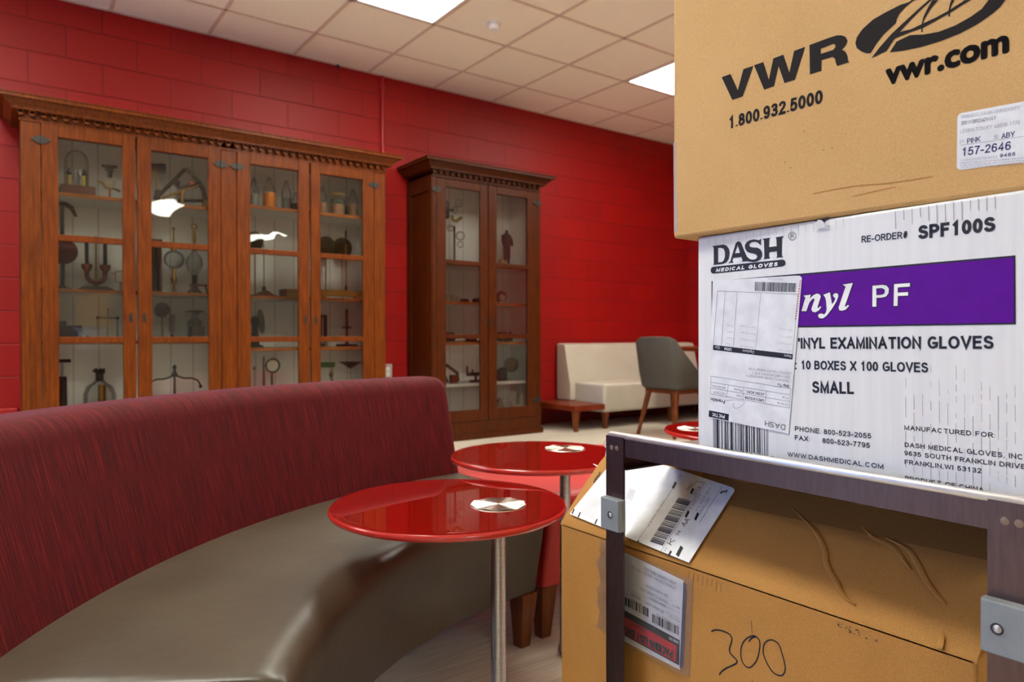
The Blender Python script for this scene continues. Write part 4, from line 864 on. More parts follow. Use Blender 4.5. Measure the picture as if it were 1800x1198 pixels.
    x = cx(606, 5.19); b = MB(); b.lathe((x, 5.19, zs), [(0.02, 0.001), (0.02, 0.10), (0.008, 0.125), (0.008, 0.16), (0, 0.16)], 16); tag(part(b, 'green_bottle', M['green_stuff'], None, origin=(x, 5.19, zs)), 'slim green bottle behind the wide jar, fourth door top shelf', 'bottle')
    # --- second shelf
    zs = Z['b2']
    def mirror(label, px, py, r, YI=5.19):
        x = cx(px, YI); z = cz(px, py, YI); t = thing('concave_mirror', label, 'mirror', (x, YI, zs), 'olive mirrors on the second shelf')
        b = MB(); b.lathe((x, YI, z), [(0, 0.012), (r*0.6, 0.005), (r, -0.008), (r+0.004, -0.008), (r*0.6, 0.0), (0, 0.006)], 30, axis=(-0.8, -0.62, 0), cap=False); part(b, 'dish', M['olive_mirror'], t)
        b = MB(); b.lathe((x+0.012, YI+0.01, zs), [(0.03, 0.001), (0.026, 0.008), (0.005, 0.014), (0.005, z-zs-r+0.012)], 14); part(b, 'stand', M['brass'], t)
    mirror('dark olive mirror dish half hidden at the left of third door, second shelf', 446, 425, 0.075)
    mirror('dark olive mirror dish on the second shelf of fourth door, left one', 571, 435, 0.085)
    mirror('dark olive mirror dish on the second shelf of fourth door, right one', 600, 437, 0.085)
    x = cx(464); t = thing('saddle_stand', 'brown saddle-shaped wooden stand with a thin upright rod, second shelf of third door', 'stand', (x, YI, zs)); hw = cx(484)-x
    b = MB(); rings = []
    for k in range(13):
        u = -1+2*k/12; hh = 0.012+0.034*math.exp(-(u*1.9)**2); rings.append([(x+u*hw, YI-0.05, zs+0.001), (x+u*hw, YI+0.05, zs+0.001), (x+u*hw, YI+0.05, zs+hh), (x+u*hw, YI-0.05, zs+hh)])
    b.loft(rings); part(b, 'saddle', M['walnut'], t, smooth=30)
    b = MB(); b.lathe((x, YI, zs+0.04), [(0.014, 0), (0.014, 0.03), (0.008, 0.035), (0.003, 0.036), (0.003, 0.33)], 12); part(b, 'rod', M['dark_metal'], t)
    xa, xb = cx(494), cx(523); t = thing('wooden_block', 'yellow-brown wooden block at the right of the second shelf, third door', 'block', ((xa+xb)/2, YI, zs))
    b = MB(); b.box((xa+0.028, YI-0.045, zs+0.001), (xb, YI+0.045, zs+0.062)); part(b, 'block', M['maple'], t, smooth=0, bevel=0.004)
    b = MB(); b.box((xa, YI-0.05, zs+0.006), (xa+0.028, YI+0.05, zs+0.060)); part(b, 'end_cap', M['walnut'], t, smooth=0, bevel=0.003)
    xa, xb = cx(562, 5.02), cx(634, 5.02); t = thing('scale_beam', 'long yellow wooden beam with a tall brass rod, second shelf of fourth door', 'beam', ((xa+xb)/2, 5.02, zs))
    b = MB(); b.box((xa, 5.0, zs+0.018), (xb, 5.045, zs+0.062)); b.box((xa+0.02, 5.0, zs+0.001), (xa+0.05, 5.045, zs+0.018)); b.box((xb-0.05, 5.0, zs+0.001), (xb-0.02, 5.045, zs+0.018)); part(b, 'beam', M['maple'], t, smooth=0, bevel=0.002)
    x = cx(608, 5.02); zt = cz(608, 406, 5.02); b = MB(); rod(b, (x, 5.02, zs+0.062), (x, 5.02, zt), 0.004); part(b, 'rod', M['brass'], t); b = MB(); rod(b, (x, 5.02, zs+0.062), (x, 5.02, zs+0.10), 0.008); rod(b, (x, 5.02, zt-0.10), (x, 5.02, zt), 0.007); part(b, 'clamp', M['dark_metal'], t)
    # --- third shelf
    zs = Z['b3']; x = cx(448); t = thing('disc_telephone', 'black upright instrument with a tilted brass disc, third shelf of third door', 'instrument', (x, YI, zs))
    b = MB(); b.lathe((x, YI, zs), [(0.06, 0.001), (0.055, 0.012), (0.03, 0.02), (0.024, 0.08), (0.022, 0.17), (0.028, 0.21), (0.0, 0.225)], 18); part(b, 'body', M['black_iron'], t)
    b = MB(); b.lathe((x, YI-0.01, zs+0.185), [(0.018, 0), (0.022, 0.03), (0.018, 0.05)], 16, axis=(-1, -0.4, 0)); part(b, 'mouthpiece', M['black_iron'], t)
    b = MB(); b.lathe((cx(457), YI-0.01, zs+0.185), [(0, 0), (0.085, 0), (0.088, 0.005), (0.085, 0.01), (0, 0.01)], 30, axis=(0.9, -0.5, 0.1)); part(b, 'disc', M['olive_mirror'], t)
    x = cx(567); t = thing('slotted_stand', 'small dark upright slotted stand at the left of third shelf, fourth door', 'frame', (x, YI, zs)); h = cz(567, 553)-zs
    b = MB(); b.box((x-0.026, YI-0.02, zs+0.02), (x-0.010, YI+0.02, zs+h)); b.box((x+0.012, YI-0.02, zs+0.001), (x+0.028, YI+0.02, zs+h)); b.box((x-0.026, YI-0.02, zs+h-0.016), (x+0.028, YI+0.02, zs+h)); b.box((x-0.03, YI-0.02, zs+0.001), (x+0.03, YI+0.02, zs+0.02)); part(b, 'frame', M['black_iron'], t, smooth=0, bevel=0.002)
    x = cx(574, 5.0); t = thing('white_spool', 'tiny white spool at the front of third shelf, fourth door', 'spool', (x, 5.0, zs)); b = MB(); b.lathe((x, 5.0, zs), [(0.022, 0.001), (0.022, 0.006), (0.012, 0.01), (0.012, 0.03), (0.02, 0.034), (0, 0.036)], 16); part(b, 'spool', M['bone'], t)
    x = cx(609.5); t = thing('dark_cross_stand', 'dark turned wooden cross-shaped stand, third shelf of fourth door', 'stand', (x, YI, zs)); h = cz(609, 543)-zs
    b = MB(); b.box((x-0.07, YI-0.045, zs+0.001), (x+0.07, YI+0.045, zs+0.018)); part(b, 'foot', M['dark_stone'], t, smooth=0, bevel=0.004)
    b = MB(); b.lathe((x, YI, zs+0.018), [(0.02, 0), (0.008, 0.015), (0.010, h*0.4), (0.02, h*0.46), (0.012, h*0.5), (0.011, h*0.7), (0.014, h-0.03), (0.009, h-0.018)], 16); part(b, 'column', M['redwood'], t)
    b = MB(); z = zs+0.018+h*0.44; rod(b, (x-0.036, YI, z), (x+0.036, YI, z), 0.007); part(b, 'cross_bar', M['redwood'], t)
    # --- bottom of doors 3 and 4
    zs = Z['bot']; x = cx(463); t = thing('wooden_rod_stand', 'thin red-brown pointed rod on a foot, bottom of third door', 'stand', (x, YI, zs)); z = cz(463, 626)
    b = MB(); b.lathe((x, YI, zs), [(0.028, 0.001), (0.026, 0.014), (0.014, 0.02), (0.012, 0.25), (0.005, z-zs)], 14); part(b, 'rod', M['redwood'], t)
    x = cx(478, 5.05); t = thing('round_gauge', 'round brass-faced gauge with a dark rim, bottom of third door', 'gauge', (x, 5.05, zs)); z = cz(478, 642, 5.05)
    b = MB(); b.lathe((x, 5.05, z), [(0.04, 0), (0.052, 0), (0.054, 0.014), (0.044, 0.02), (0.04, 0.012)], 30, axis=(0, -1, 0), cap=False); part(b, 'rim', M['black_iron'], t)
    b = MB(); b.lathe((x, 5.05, z), [(0, 0.004), (0.043, 0.004), (0.043, 0.009), (0, 0.010)], 26, axis=(0, -1, 0)); part(b, 'face', M['bone'], t)
    b = MB(); b.lathe((x, 5.06, zs), [(0.028, 0.001), (0.026, 0.015), (0.008, 0.02), (0.008, z-zs-0.05)], 14); part(b, 'stand', M['dark_metal'], t)
    x = cx(447); t = thing('knob_rod', 'slim rod with a small brass knob at far left bottom of third door', 'rod', (x, YI, zs)); z = cz(447, 647); b = MB(); b.lathe((x, YI, zs), [(0.02, 0.001), (0.016, 0.01), (0.003, 0.015), (0.003, z-zs)], 10); part(b, 'rod', M['grey_stuff'], t); b = MB(); b.ball((x, YI, z), 0.013, n=12); part(b, 'knob', M['brass'], t)
    x = cx(616); t = thing('scale_pan_stand', 'dark shallow pan with a brass boss on a stem, bottom of fourth door', 'stand', (x, YI, zs)); z = cz(616, 640)
    b = MB(); b.lathe((x, YI, zs), [(0.05, 0.001), (0.045, 0.012), (0.006, 0.02), (0.006, z-zs-0.03)], 14); part(b, 'stem', M['bone'], t)
    b = MB(); b.lathe((x, YI, z-0.03), [(0.012, 0), (0.03, 0.014), (0.055, 0.03), (0.092, 0.046), (0.09, 0.05), (0.04, 0.04), (0, 0.036)], 24); part(b, 'pan', M['dark_metal'], t); b = MB(); b.ball((x, YI-0.03, z-0.005), 0.014, n=12); part(b, 'boss', M['brass'], t)
    x = cx(575, 5.18); t = thing('green_plate', 'mottled green plate on a rack, bottom of fourth door at left', 'plate', (x, 5.18, zs)); z = cz(572, 639, 5.18); b = MB(); b.box((x-0.10, 5.17, z-0.028), (x+0.06, 5.19, z+0.014)); part(b, 'plate', M['green_stuff'], t, smooth=0, bevel=0.006); b = MB(); rod(b, (x-0.07, 5.18, zs+0.002), (x-0.07, 5.18, z-0.02), 0.005); rod(b, (x+0.04, 5.18, zs+0.002), (x+0.04, 5.18, z-0.02), 0.005); part(b, 'rack', M['grey_stuff'], t)
    x = cx(582); t = thing('brass_ornament', 'small diamond-shaped brass ornament on a rod, bottom of fourth door', 'ornament', (x, YI, zs)); z = cz(582, 658); b = MB(); b.lathe((x, YI, z-0.035), [(0.0, 0), (0.022, 0.035), (0, 0.07)], 4); part(b, 'diamond', M['brass'], t, smooth=0); b = MB(); b.lathe((x, YI, zs), [(0.03, 0.001), (0.025, 0.01), (0.004, 0.016), (0.004, z-zs-0.03)], 12); part(b, 'rod', M['brass'], t)
    # --- narrow cabinet
    zs = Z['s1']; x = cx(799); t = thing('glass_bulb_stand', 'tall stand with clustered glass bulbs on a black base, top of narrow cabinet', 'apparatus', (x, YI, zs)); zt = cz(803, 352)
    xa, xb = cx(776), cx(824); b = MB(); b.box((xa, YI-0.06, zs+0.001), (xb, YI+0.06, zs+0.028)); part(b, 'base', M['wire_black'], t, smooth=0, bevel=0.005)
    b = MB(); rod(b, (x, YI, zs+0.028), (x, YI, zs+0.33), 0.008); part(b, 'rod', M['dark_metal'], t)
    for px, py, r in ((803, 358, 0.035), (796, 370, 0.03), (806, 415, 0.04), (789, 402, 0.028), (806, 430, 0.03)):
        q = (cx(px), YI-0.03, cz(px, py)); b = MB(); b.ball(q, r, n=20); part(b, 'glass_bulb', M['jar_glass'], t)
    b = MB(); b.tube([(cx(795), YI, cz(795, 378)), (cx(797), YI, cz(797, 386)), (cx(803), YI, cz(803, 388)), (cx(811), YI, cz(811, 382))], 0.014, 12); part(b, 'yellow_clamp', M['ochre'], t)
    b = MB(); q = (cx(786), YI+0.02, cz(786, 368)); b.cbox(q, (0.05, 0.05, 0.14)); rod(b, q, (x, YI, q[2]), 0.01); part(b, 'dark_holder', M['wire_black'], t, smooth=0, bevel=0.006)
    # statuette: one continuous skinned figure
    x = cx(891, 5.05); yy = 5.05; H = cz(891, 402)-zs-0.004; k = H/1.75
    def skin_fig(name, verts, edges, rad, mat, parent, org):
        me = bpy.data.meshes.new(name); me.from_pydata([tuple(v) for v in verts], edges, []); ob = bpy.data.objects.new(name, me); COL.objects.link(ob); ob.parent = parent; me.materials.append(mat)
        m = ob.modifiers.new('skin', 'SKIN'); sv = me.skin_vertices[0].data
        for i, r in enumerate(rad): sv[i].radius = (r, r); sv[i].use_root = (i == 0)
        m.use_smooth_shade = True; s = ob.modifiers.new('sub', 'SUBSURF'); s.levels = 2; s.render_levels = 2; return ob
    t = thing('statuette', 'small dark brown standing figurine with arms at its sides, top of narrow cabinet', 'statuette', (x, yy, zs))
    V = [(0,0,.93),(0,0,1.15),(0,0,1.34),(0,0,1.52),(0,-.01,1.66),(.17,0,1.36),(.25,-.03,1.14),(.22,-.10,.92),(-.17,0,1.36),(-.25,-.03,1.14),(-.22,-.10,.92),(.09,0,.88),(.09,-.01,.50),(.09,0,.12),(.10,-.10,.06),(-.09,0,.88),(-.09,-.01,.50),(-.09,0,.12),(-.10,-.10,.06)]
    E_ = [(0,1),(1,2),(2,3),(3,4),(2,5),(5,6),(6,7),(2,8),(8,9),(9,10),(0,11),(11,12),(12,13),(13,14),(0,15),(15,16),(16,17),(17,18)]
    Rr = [.14,.15,.15,.055,.105,.08,.065,.05,.08,.065,.05,.10,.085,.06,.05,.10,.085,.06,.05]
    skin_fig('figure', [(a*k, c*k, d*k+0.008) for a, c, d in V], E_, [r*k for r in Rr], M['figure_brown'], t, None)
    b = MB(); b.box((x-0.055, yy-0.05, zs+0.001), (x+0.055, yy+0.03, zs+0.012)); part(b, 'base', M['figure_brown'], t, smooth=0, bevel=0.003)
    x = cx(882, 4.99); b = MB(); b.ball((x, 4.99, zs+0.036), 0.035, n=18); tag(part(b, 'yellow_ball', M['ochre'], None, origin=(x, 4.99, zs)), 'dull yellow ball at the feet of the dark figurine', 'ball')
    def lump(name, label, cat, px, zs, w, h, mat, Y=YI, seed=1, n=3, dy=0.05):
        rg = random.Random(seed); x = cx(px, Y); b = MB()
        for q in range(n):
            r = h*(0.5+0.1*rg.random()); u = (q+0.5)/n-0.5; b.ball((x+u*w, Y+(rg.random()-0.5)*dy, zs+0.0015+h*0.42), 1, n=14, sc=(w/n*0.75, 0.035+0.02*rg.random(), h*(0.42)))
        return tag(part(b, name, M[mat], None, origin=(x, Y, zs)), label, cat)
    zs = Z['s2']
    lump('fossil_shell', 'pale grey fossil shell on the second shelf of narrow cabinet, left end', 'shell', 795, zs, 0.12, 0.085, 'bone', seed=2)
    lump('dark_fossil', 'flat dark fossil piece beside the pale shell, narrow cabinet second shelf', 'fossil', 815, zs, 0.10, 0.045, 'dark_stone', seed=3)
    lump('dark_stone', 'dark knobbly stone at the right end of left door second shelf, narrow cabinet', 'stone', 838, zs, 0.09, 0.05, 'dark_stone', seed=4)
    x = cx(882); t = thing('spiral_shell', 'brown coiled shell with a pale centre, second shelf of narrow cabinet right door', 'shell', (x, YI, zs))
    b = MB(); b.tube([(x+0.042*math.cos(R(a)), YI+0.0002*a*0.1, zs+0.062+0.042*math.sin(R(a))) for a in range(-60, 260, 20)], [0.012+0.008*i/16 for i in range(16)], 12); part(b, 'coil', M['brown_stone'], t); b = MB(); b.ball((x+0.004, YI-0.006, zs+0.052), 0.034, n=16, sc=(1, 0.6, 1)); part(b, 'shell_mouth', M['bone'], t)
    zs = Z['s3']
    lump('dark_fossil', 'small dark fossils heaped at the far left of narrow cabinet third shelf', 'fossil', 789, zs, 0.09, 0.10, 'dark_stone', seed=5, Y=5.15)
    x = cx(815, 5.0); t = thing('specimen_tray', 'shallow pale tray with a dark slab on narrow cabinet third shelf, left door', 'tray', (x, 5.0, zs)); b = MB(); b.box((cx(786, 5), 4.955, zs+0.001), (cx(812, 5), 5.05, zs+0.012)); part(b, 'tray', M['bone'], t, smooth=0, bevel=0.004); b = MB(); b.box((cx(814, 5), 4.955, zs+0.001), (cx(842, 5), 5.05, zs+0.014)); part(b, 'slab', M['wire_black'], t, smooth=0, bevel=0.004)
    lump('small_stone', 'single small stone near the middle of narrow cabinet third shelf', 'stone', 827, zs, 0.05, 0.07, 'dark_stone', Y=5.18, seed=6, n=2)
    lump('red_brown_fossil', 'row of red-brown lumps on narrow cabinet third shelf, right door', 'fossil', 885, zs, 0.15, 0.105, 'redwood', Y=5.15, seed=7, n=4)
    x = cx(893, 5.0); t = thing('shallow_dish', 'wide ochre shallow dish at the front of narrow cabinet third shelf, right door', 'dish', (x, 5.0, zs)); b = MB(); b.lathe((x, 5.0, zs), [(0.03, 0.001), (0.05, 0.012), (0.054, 0.018), (0.045, 0.012), (0, 0.008)], 28, cap=False); part(b, 'dish', M['ochre'], t)
    zs = Z['s4']; x = cx(792, 5.03); yy = 5.03; t = thing('wooden_clamp', 'dark wooden clamp with slanting arms on the white shelf, narrow cabinet left door', 'clamp', (x, yy, zs))
    for nm, a, c in (('arm', (784, 641), (803, 655)), ('jaw', (803, 654), (805, 670)), ('arm', (781, 660), (786, 672))):
        b = MB(); rod(b, (cx(a[0], yy), yy, max(zs+0.014, cz(a[0], a[1], yy))), (cx(c[0], yy), yy, max(zs+0.014, cz(c[0], c[1], yy))), 0.014); part(b, nm, M['dark_stone'], t)
    b = MB(); b.box((cx(791, yy), yy-0.02, zs+0.001), (cx(803, yy), yy+0.02, zs+0.07)); part(b, 'block', M['walnut'], t, smooth=0, bevel=0.004)
    x = cx(832, 5.0); t = thing('iron_tool', 'dark iron tool with upright prongs on the white shelf, narrow cabinet left door', 'tool', (x, 5.0, zs))
    b = MB(); b.box((cx(828, 5), 4.97, zs+0.001), (cx(846, 5), 5.03, zs+0.02)); part(b, 'foot', M['black_iron'], t, smooth=0, bevel=0.003); b = MB(); b.box((cx(821, 5), 4.985, zs+0.055), (cx(846, 5), 5.015, zs+0.085)); rod(b, (cx(836, 5), 5.0, zs+0.02), (cx(836, 5), 5.0, zs+0.06), 0.012); part(b, 'body', M['black_iron'], t, smooth=30)
    for px, h in ((821, 0.14), (830, 0.11)): b = MB(); rod(b, (cx(px, 5), 5.0, zs+0.06), (cx(px, 5), 5.0, zs+h), 0.009); part(b, 'prong', M['black_iron'], t)
    x = cx(897, 5.05); t = thing('brown_disc_specimen', 'big brown round specimen propped on a dark block, white shelf of narrow cabinet', 'specimen', (x, 5.05, zs)); z = cz(897, 641, 5.05)
    b = MB(); b.lathe((x, 5.05, z), [(0, 0), (0.045, 0.004), (0.068, 0.02), (0.066, 0.035), (0.04, 0.05), (0, 0.054)], 26, axis=(-0.3, -1, 0.15)); part(b, 'disc', M['brown_stone'], t); b = MB(); b.box((cx(876, 5.05), 5.03, zs+0.001), (cx(890, 5.05), 5.12, zs+0.10)); b.cbox((cx(888, 5.05), 5.09, zs+0.085), (0.05, 0.05, 0.05), rz=0.3); part(b, 'block', M['dark_stone'], t, smooth=0, bevel=0.012, seg=3)
    zs = Z['bot']
    lump('mottled_shell', 'large mottled dark shell at the bottom of narrow cabinet right door', 'shell', 886, zs, 0.13, 0.20, 'brown_stone', Y=5.08, seed=8, n=2)
    lump('pale_shell', 'small pale shell in front of the mottled shell, bottom of narrow cabinet', 'shell', 907, zs, 0.06, 0.14, 'bone', Y=4.955, seed=9, n=1)
exhibits()

# ------------------------------------------------------------------ the steel cart
CA = R(1.15)
EV = Vector((math.sin(CA), math.cos(CA), 0)); ED = Vector((math.cos(CA), -math.sin(CA), 0))   # along the short end, into the depth
CO = Vector((0.668, 0.55, 0))
def cpt(a, d, z): return CO + EV*(a-0.55) + ED*d + Vector((0, 0, z))
CM = Matrix(((ED.x, EV.x, 0, CO.x-EV.x*0.55), (ED.y, EV.y, 0, CO.y-EV.y*0.55), (0, 0, 1, 0), (0, 0, 0, 1)))   # local (depth, along, z)
A0, A1, DD = 0.203, 0.697, 0.262
CART = Face(cpt(0.55, 0, 0), -EV, (0, 0, 1))
def build_cart():
    t = thing('utility_cart', 'stainless steel utility cart carrying three stacked cartons', 'cart', cpt((A0+A1)/2, DD/2, 0))
    b = MB(); b.box((0.003, A0+0.003, 0.694), (DD-0.003, A1-0.003, 0.697), M4=CM)
    for lo, hi in (((0, A0, 0.694), (0.003, A1, 0.722)), ((DD-0.003, A0, 0.671), (DD, A1, 0.697)), ((0.003, A0, 0.671), (DD, A0+0.003, 0.697)), ((0.003, A1-0.003, 0.671), (DD, A1, 0.697)),
                   ((0.02, A0+0.003, 0.671), (DD-0.003, A0+0.016, 0.6735)), ((0.02, A1-0.016, 0.671), (DD-0.003, A1-0.003, 0.6735))):
        b.box(lo, hi, M4=CM)
    b.build('top_shelf', M['cart_steel'], t, smooth=0)
    b = MB(); z = 0.7208
    b.tube([CM @ Vector(p) for p in ((0.008, A1-0.001, z-0.006), (0.0035, A1-0.001, z-0.001), (0.002, A1-0.004, z), (0.002, A0+0.004, z), (0.0035, A0+0.001, z-0.001), (0.008, A0+0.001, z-0.006))], 0.0042, 12); b.build('rolled_rim', M['cart_rim_lit'], t)
    b = MB(); b.box((0.01, A0+0.005, 0.176), (DD-0.01, A1-0.005, 0.180), M4=CM)
    for lo, hi in (((0.006, A0+0.004, 0.15), (0.01, A1-0.004, 0.180)), ((DD-0.01, A0+0.004, 0.15), (DD-0.006, A1-0.004, 0.180)), ((0.006, A0+0.004, 0.15), (DD-0.006, A0+0.008, 0.180)), ((0.006, A1-0.008, 0.15), (DD-0.006, A1-0.004, 0.180))): b.box(lo, hi, M4=CM)
    b.build('lower_shelf', M['cart_steel'], t, smooth=0)
    for d0, sd in ((-0.0025, 1), (DD+0.0025, -1)):
        for a0, sa in ((A1+0.001, -1), (A0-0.001, 1)):
            b = MB(); w = 0.0335; xs = sorted((d0, d0+sd*0.0024)); ys = sorted((a0, a0+sa*w)); b.box((xs[0], ys[0], 0.10), (xs[1], ys[1], 0.7195 if sd > 0 else 0.697), M4=CM)
            xs = sorted((d0, d0+sd*w)); ys = sorted((a0, a0+sa*0.0024)); 
            b.box((xs[0], ys[0], 0.10), (xs[1], ys[1], 0.694), M4=CM)
            p = b.build('post', M['cart_steel'], t, smooth=0)
            if sd > 0:
                r = MB()
                for k in (0.011, 0.021): r.lathe(CM @ Vector((d0, a0+sa*k, 0.704)), [(0.0034, 0), (0.0034, 0.0004), (0.0022, 0.0007), (0, 0.0008)], 14, axis=-ED, cap=False)
                r.build('weld_spot', M['weld'], p)
            c = MB(); q = CM @ Vector((d0+sd*0.016, a0+sa*0.016, 0.0)); c.lathe((q.x, q.y, 0.085), [(0.012, 0), (0.012, 0.03)], 16); c.lathe((q.x, q.y-0.012, 0.052), [(0, 0), (0.04, 0), (0.05, 0.004), (0.05, 0.020), (0.04, 0.024), (0, 0.024)], 24, axis=(0, 1, 0), cap=False); c.box((q.x-0.02, q.y-0.02, 0.075), (q.x+0.02, q.y+0.02, 0.088))
            c.build('caster', M['black_iron'], t, smooth=40)
    # grey corner bumpers with a screw
    def bumper(a_lo, a_hi, zc, h, ahole):
        d0 = -0.0155
        b = MB(); prof = [(d0, a_lo+0.002), (d0, a_hi-0.002), (d0+0.006, a_hi), (-0.0026, a_hi), (-0.0026, a_lo), (d0+0.006, a_lo)]
        lo = [CM @ Vector((x, y, zc-h/2)) for x, y in prof]; hi = [CM @ Vector((x, y, zc+h/2)) for x, y in prof]
        n = len(prof); b.add(lo+hi, [tuple(range(n)), tuple(range(n, 2*n))[::-1]]+[(k, n+k, n+(k+1) % n, (k+1) % n) for k in range(n)])
        bp = b.build('corner_bumper', M['grey_plastic'], t, smooth=0, bevel=0.0012)
        bp['label'] = 'grey plastic corner bumper'
        b = MB(); c = CM @ Vector((d0, ahole, zc)); b.lathe(c, [(0.0058, -0.0006), (0.0062, 0.0004), (0.0050, 0.0006), (0.0046, -0.0004)], 24, axis=-ED, cap=False); b.lathe(c, [(0, 0.0003), (0.0050, 0.0003)], 24, axis=-ED, cap=False, mi=1); b.lathe(c, [(0, 0.0010), (0.0026, 0.0008), (0.0032, 0.0003)], 16, axis=-ED, cap=False, mi=2); b.build('screw', [M['grey_plastic'], M['black_iron'], M['brushed_steel']], bp)
    f = Face(cpt(0.55, -0.0155, 0), -EV, (0, 0, 1))
    def zz(px, py): q = f.hit((px, py)); return (CM.inverted() @ q).y, q.z
    (aL, z1), (aR, z0) = zz(1054, 879), zz(1087.5, 931); ah, zh = zz(1072.6, 904.5)
    bumper(aR, aL, zh, 0.0425, ah)
    (aL, z1), _ = zz(1719, 1059), 0; ah, zh = zz(1753, 1105)
    bumper(aL-0.036, aL, zh, 0.0425, ah)
    return t
build_cart()

# ------------------------------------------------------------------ cartons
def carton(parent, name, mat, F0, w, d, z0, z1, bev=0.004, open_top=False):
    """box whose front lower-left corner (seen from the front) is F0.o at height z0"""
    b = MB(); u, n = F0.u, F0.n; o = F0.o
    P = lambda a, dd, z: Vector((o.x, o.y, 0)) + u*a - n*dd + Vector((0, 0, z))
    vs = [P(0, 0, z0), P(w, 0, z0), P(w, d, z0), P(0, d, z0), P(0, 0, z1), P(w, 0, z1), P(w, d, z1), P(0, d, z1)]
    b.add(vs, [(0, 3, 2, 1), (4, 5, 6, 7), (0, 1, 5, 4), (1, 2, 6, 5), (2, 3, 7, 6), (3, 0, 4, 7)])
    return b.build(name, mat, parent, bevel=bev, seg=3, smooth=40)

# ---- white glove carton standing in the top tray
DZ0, DZ1 = 0.6975, 0.9755
DF = Face(cpt(0.5605, 0.0232, 0), -EV, (0, 0, 1)); DF.o = DF.hit((1226, 600)); DF.o.z = 0
def dash_box():
    w, d = 0.362, 0.25; u, n = DF.u, DF.n
    ctr = DF.o + u*w/2 - n*d/2
    t = thing('glove_carton', 'white printed carton of medical gloves with a purple band, middle of the stack on cart', 'box', (ctr.x, ctr.y, DZ0))
    carton(t, 'carton', M['white_carton'], DF, w, d, DZ0, DZ1, 0.003)
    k1, k2, k3 = 0.0003, 0.0005, 0.0007
    # purple band with black outline
    b = MB(); outer = [(1251, 494), (1785.2, 448.5), (1785.9, 569.8), (1251, 577.5)]; inner = [(1253, 497), (1782.2, 452.2), (1782.8, 566.8), (1253, 574.5)]
    DF.poly(b, outer, k1, 1); DF.poly(b, inner, k2, 0)
    f = crop(1390, 480, 7.5)
    nn = [(175, 295), (270, 282), (258, 335), (300, 292), (345, 268), (388, 278), (402, 310), (360, 440), (365, 465), (395, 435), (410, 445), (375, 490), (330, 515), (290, 505), (278, 470), (320, 350), (312, 330), (285, 345), (250, 390), (212, 500), (148, 498), (200, 320)]
    yy = [(435, 285), (520, 250), (530, 290), (550, 410), (580, 370), (595, 330), (570, 310), (563, 285), (590, 262), (625, 268), (635, 300), (610, 370), (550, 470), (480, 560), (430, 595), (385, 592), (365, 560), (380, 535), (420, 530), (445, 545), (470, 515), (480, 470), (470, 350), (455, 310)]
    ll = [(690, 150), (825, 128), (720, 430), (730, 445), (760, 415), (775, 430), (730, 480), (680, 495), (645, 485), (638, 450), (730, 175)]
    for q in (nn, yy, ll): DF.poly(b, dilate(q, 9), k3, 1, f); DF.poly(b, q, k3+0.0002, 2, f)
    Po = [(1080, 162), (1215, 150), (1270, 160), (1303, 200), (1300, 265), (1265, 310), (1210, 325), (1140, 328), (1138, 443), (1078, 445)]; Ph = [(1133, 200), (1205, 195), (1240, 210), (1250, 240), (1235, 275), (1200, 285), (1135, 290)]
    Fo = [(1365, 140), (1583, 125), (1580, 180), (1420, 190), (1420, 252), (1558, 245), (1556, 298), (1420, 303), (1418, 432), (1358, 437)]
    DF.poly(b, dilate(Po, 6), k3, 1, f, holes=[dilate(Ph, -8)]); DF.poly(b, dilate(Po, -4), k3+0.0002, 2, f, holes=[Ph]); DF.poly(b, dilate(Fo, 6), k3, 1, f); DF.poly(b, dilate(Fo, -4), k3+0.0002, 2, f)
    b.build('purple_band', [M['purple_print'], M['ink_black'], M['paper_white']], t, smooth=0)
    # black lettering
    b = MB(); T = lambda s, a, c, cap, bold=0.02, **kw: DF.text(b, s, a, c, cap, k1, bold=bold, **kw)
    g = crop(1240, 390, 10)
    D = [(120, 425), (320, 395), (375, 415), (415, 470), (430, 545), (415, 640), (375, 705), (310, 735), (135, 755), (150, 735), (148, 450)]; Dh = [(225, 455), (285, 455), (325, 475), (345, 530), (345, 610), (325, 675), (290, 705), (225, 708)]
    A = [(400, 722), (440, 690), (535, 370), (570, 342), (605, 342), (632, 370), (705, 550), (735, 610), (760, 640), (740, 688), (640, 698), (655, 675), (635, 615), (490, 632), (475, 685), (500, 712)]; Ah = [(570, 410), (520, 550), (610, 540)]
    S = [(980, 290), (980, 415), (955, 390), (920, 360), (870, 348), (815, 355), (780, 385), (775, 415), (800, 440), (850, 448), (920, 450), (970, 480), (1000, 535), (998, 600), (970, 655), (915, 690), (860, 702), (800, 698), (745, 690), (735, 610), (790, 655), (850, 662), (895, 645), (915, 610), (900, 575), (860, 555), (790, 545), (735, 520), (700, 470), (695, 410), (725, 355), (780, 320), (850, 305), (905, 310), (945, 320)]
    Hh = [(1005, 295), (1145, 275), (1125, 310), (1122, 440), (1255, 425), (1250, 300), (1235, 270), (1375, 245), (1350, 290), (1345, 590), (1370, 615), (1250, 632), (1260, 600), (1258, 515), (1125, 530), (1122, 605), (1140, 640), (1020, 655), (1038, 625), (1032, 330)]
    DF.poly(b, D, k1, 0, g, holes=[Dh]); DF.poly(b, A, k1, 0, g, holes=[Ah]); DF.poly(b, S, k1+0.00005, 0, g); DF.poly(b, Hh, k1, 0, g)
    DF.poly(b, [(150, 785), (1350, 660), (1390, 668), (1412, 710), (1400, 755), (1360, 780), (170, 905), (125, 905), (97, 875), (95, 830), (115, 795)], k1, 0, g)
    DF.text(b, 'MEDICAL GLOVES', (190, 880), (1270, 772), 66, k2, 1, g, bold=0.045, shear=0.22)
    ring = lambda r, n=28: [(1530+r*math.cos(2*math.pi*k/n), 247+r*1.07*math.sin(2*math.pi*k/n)) for k in range(n)]
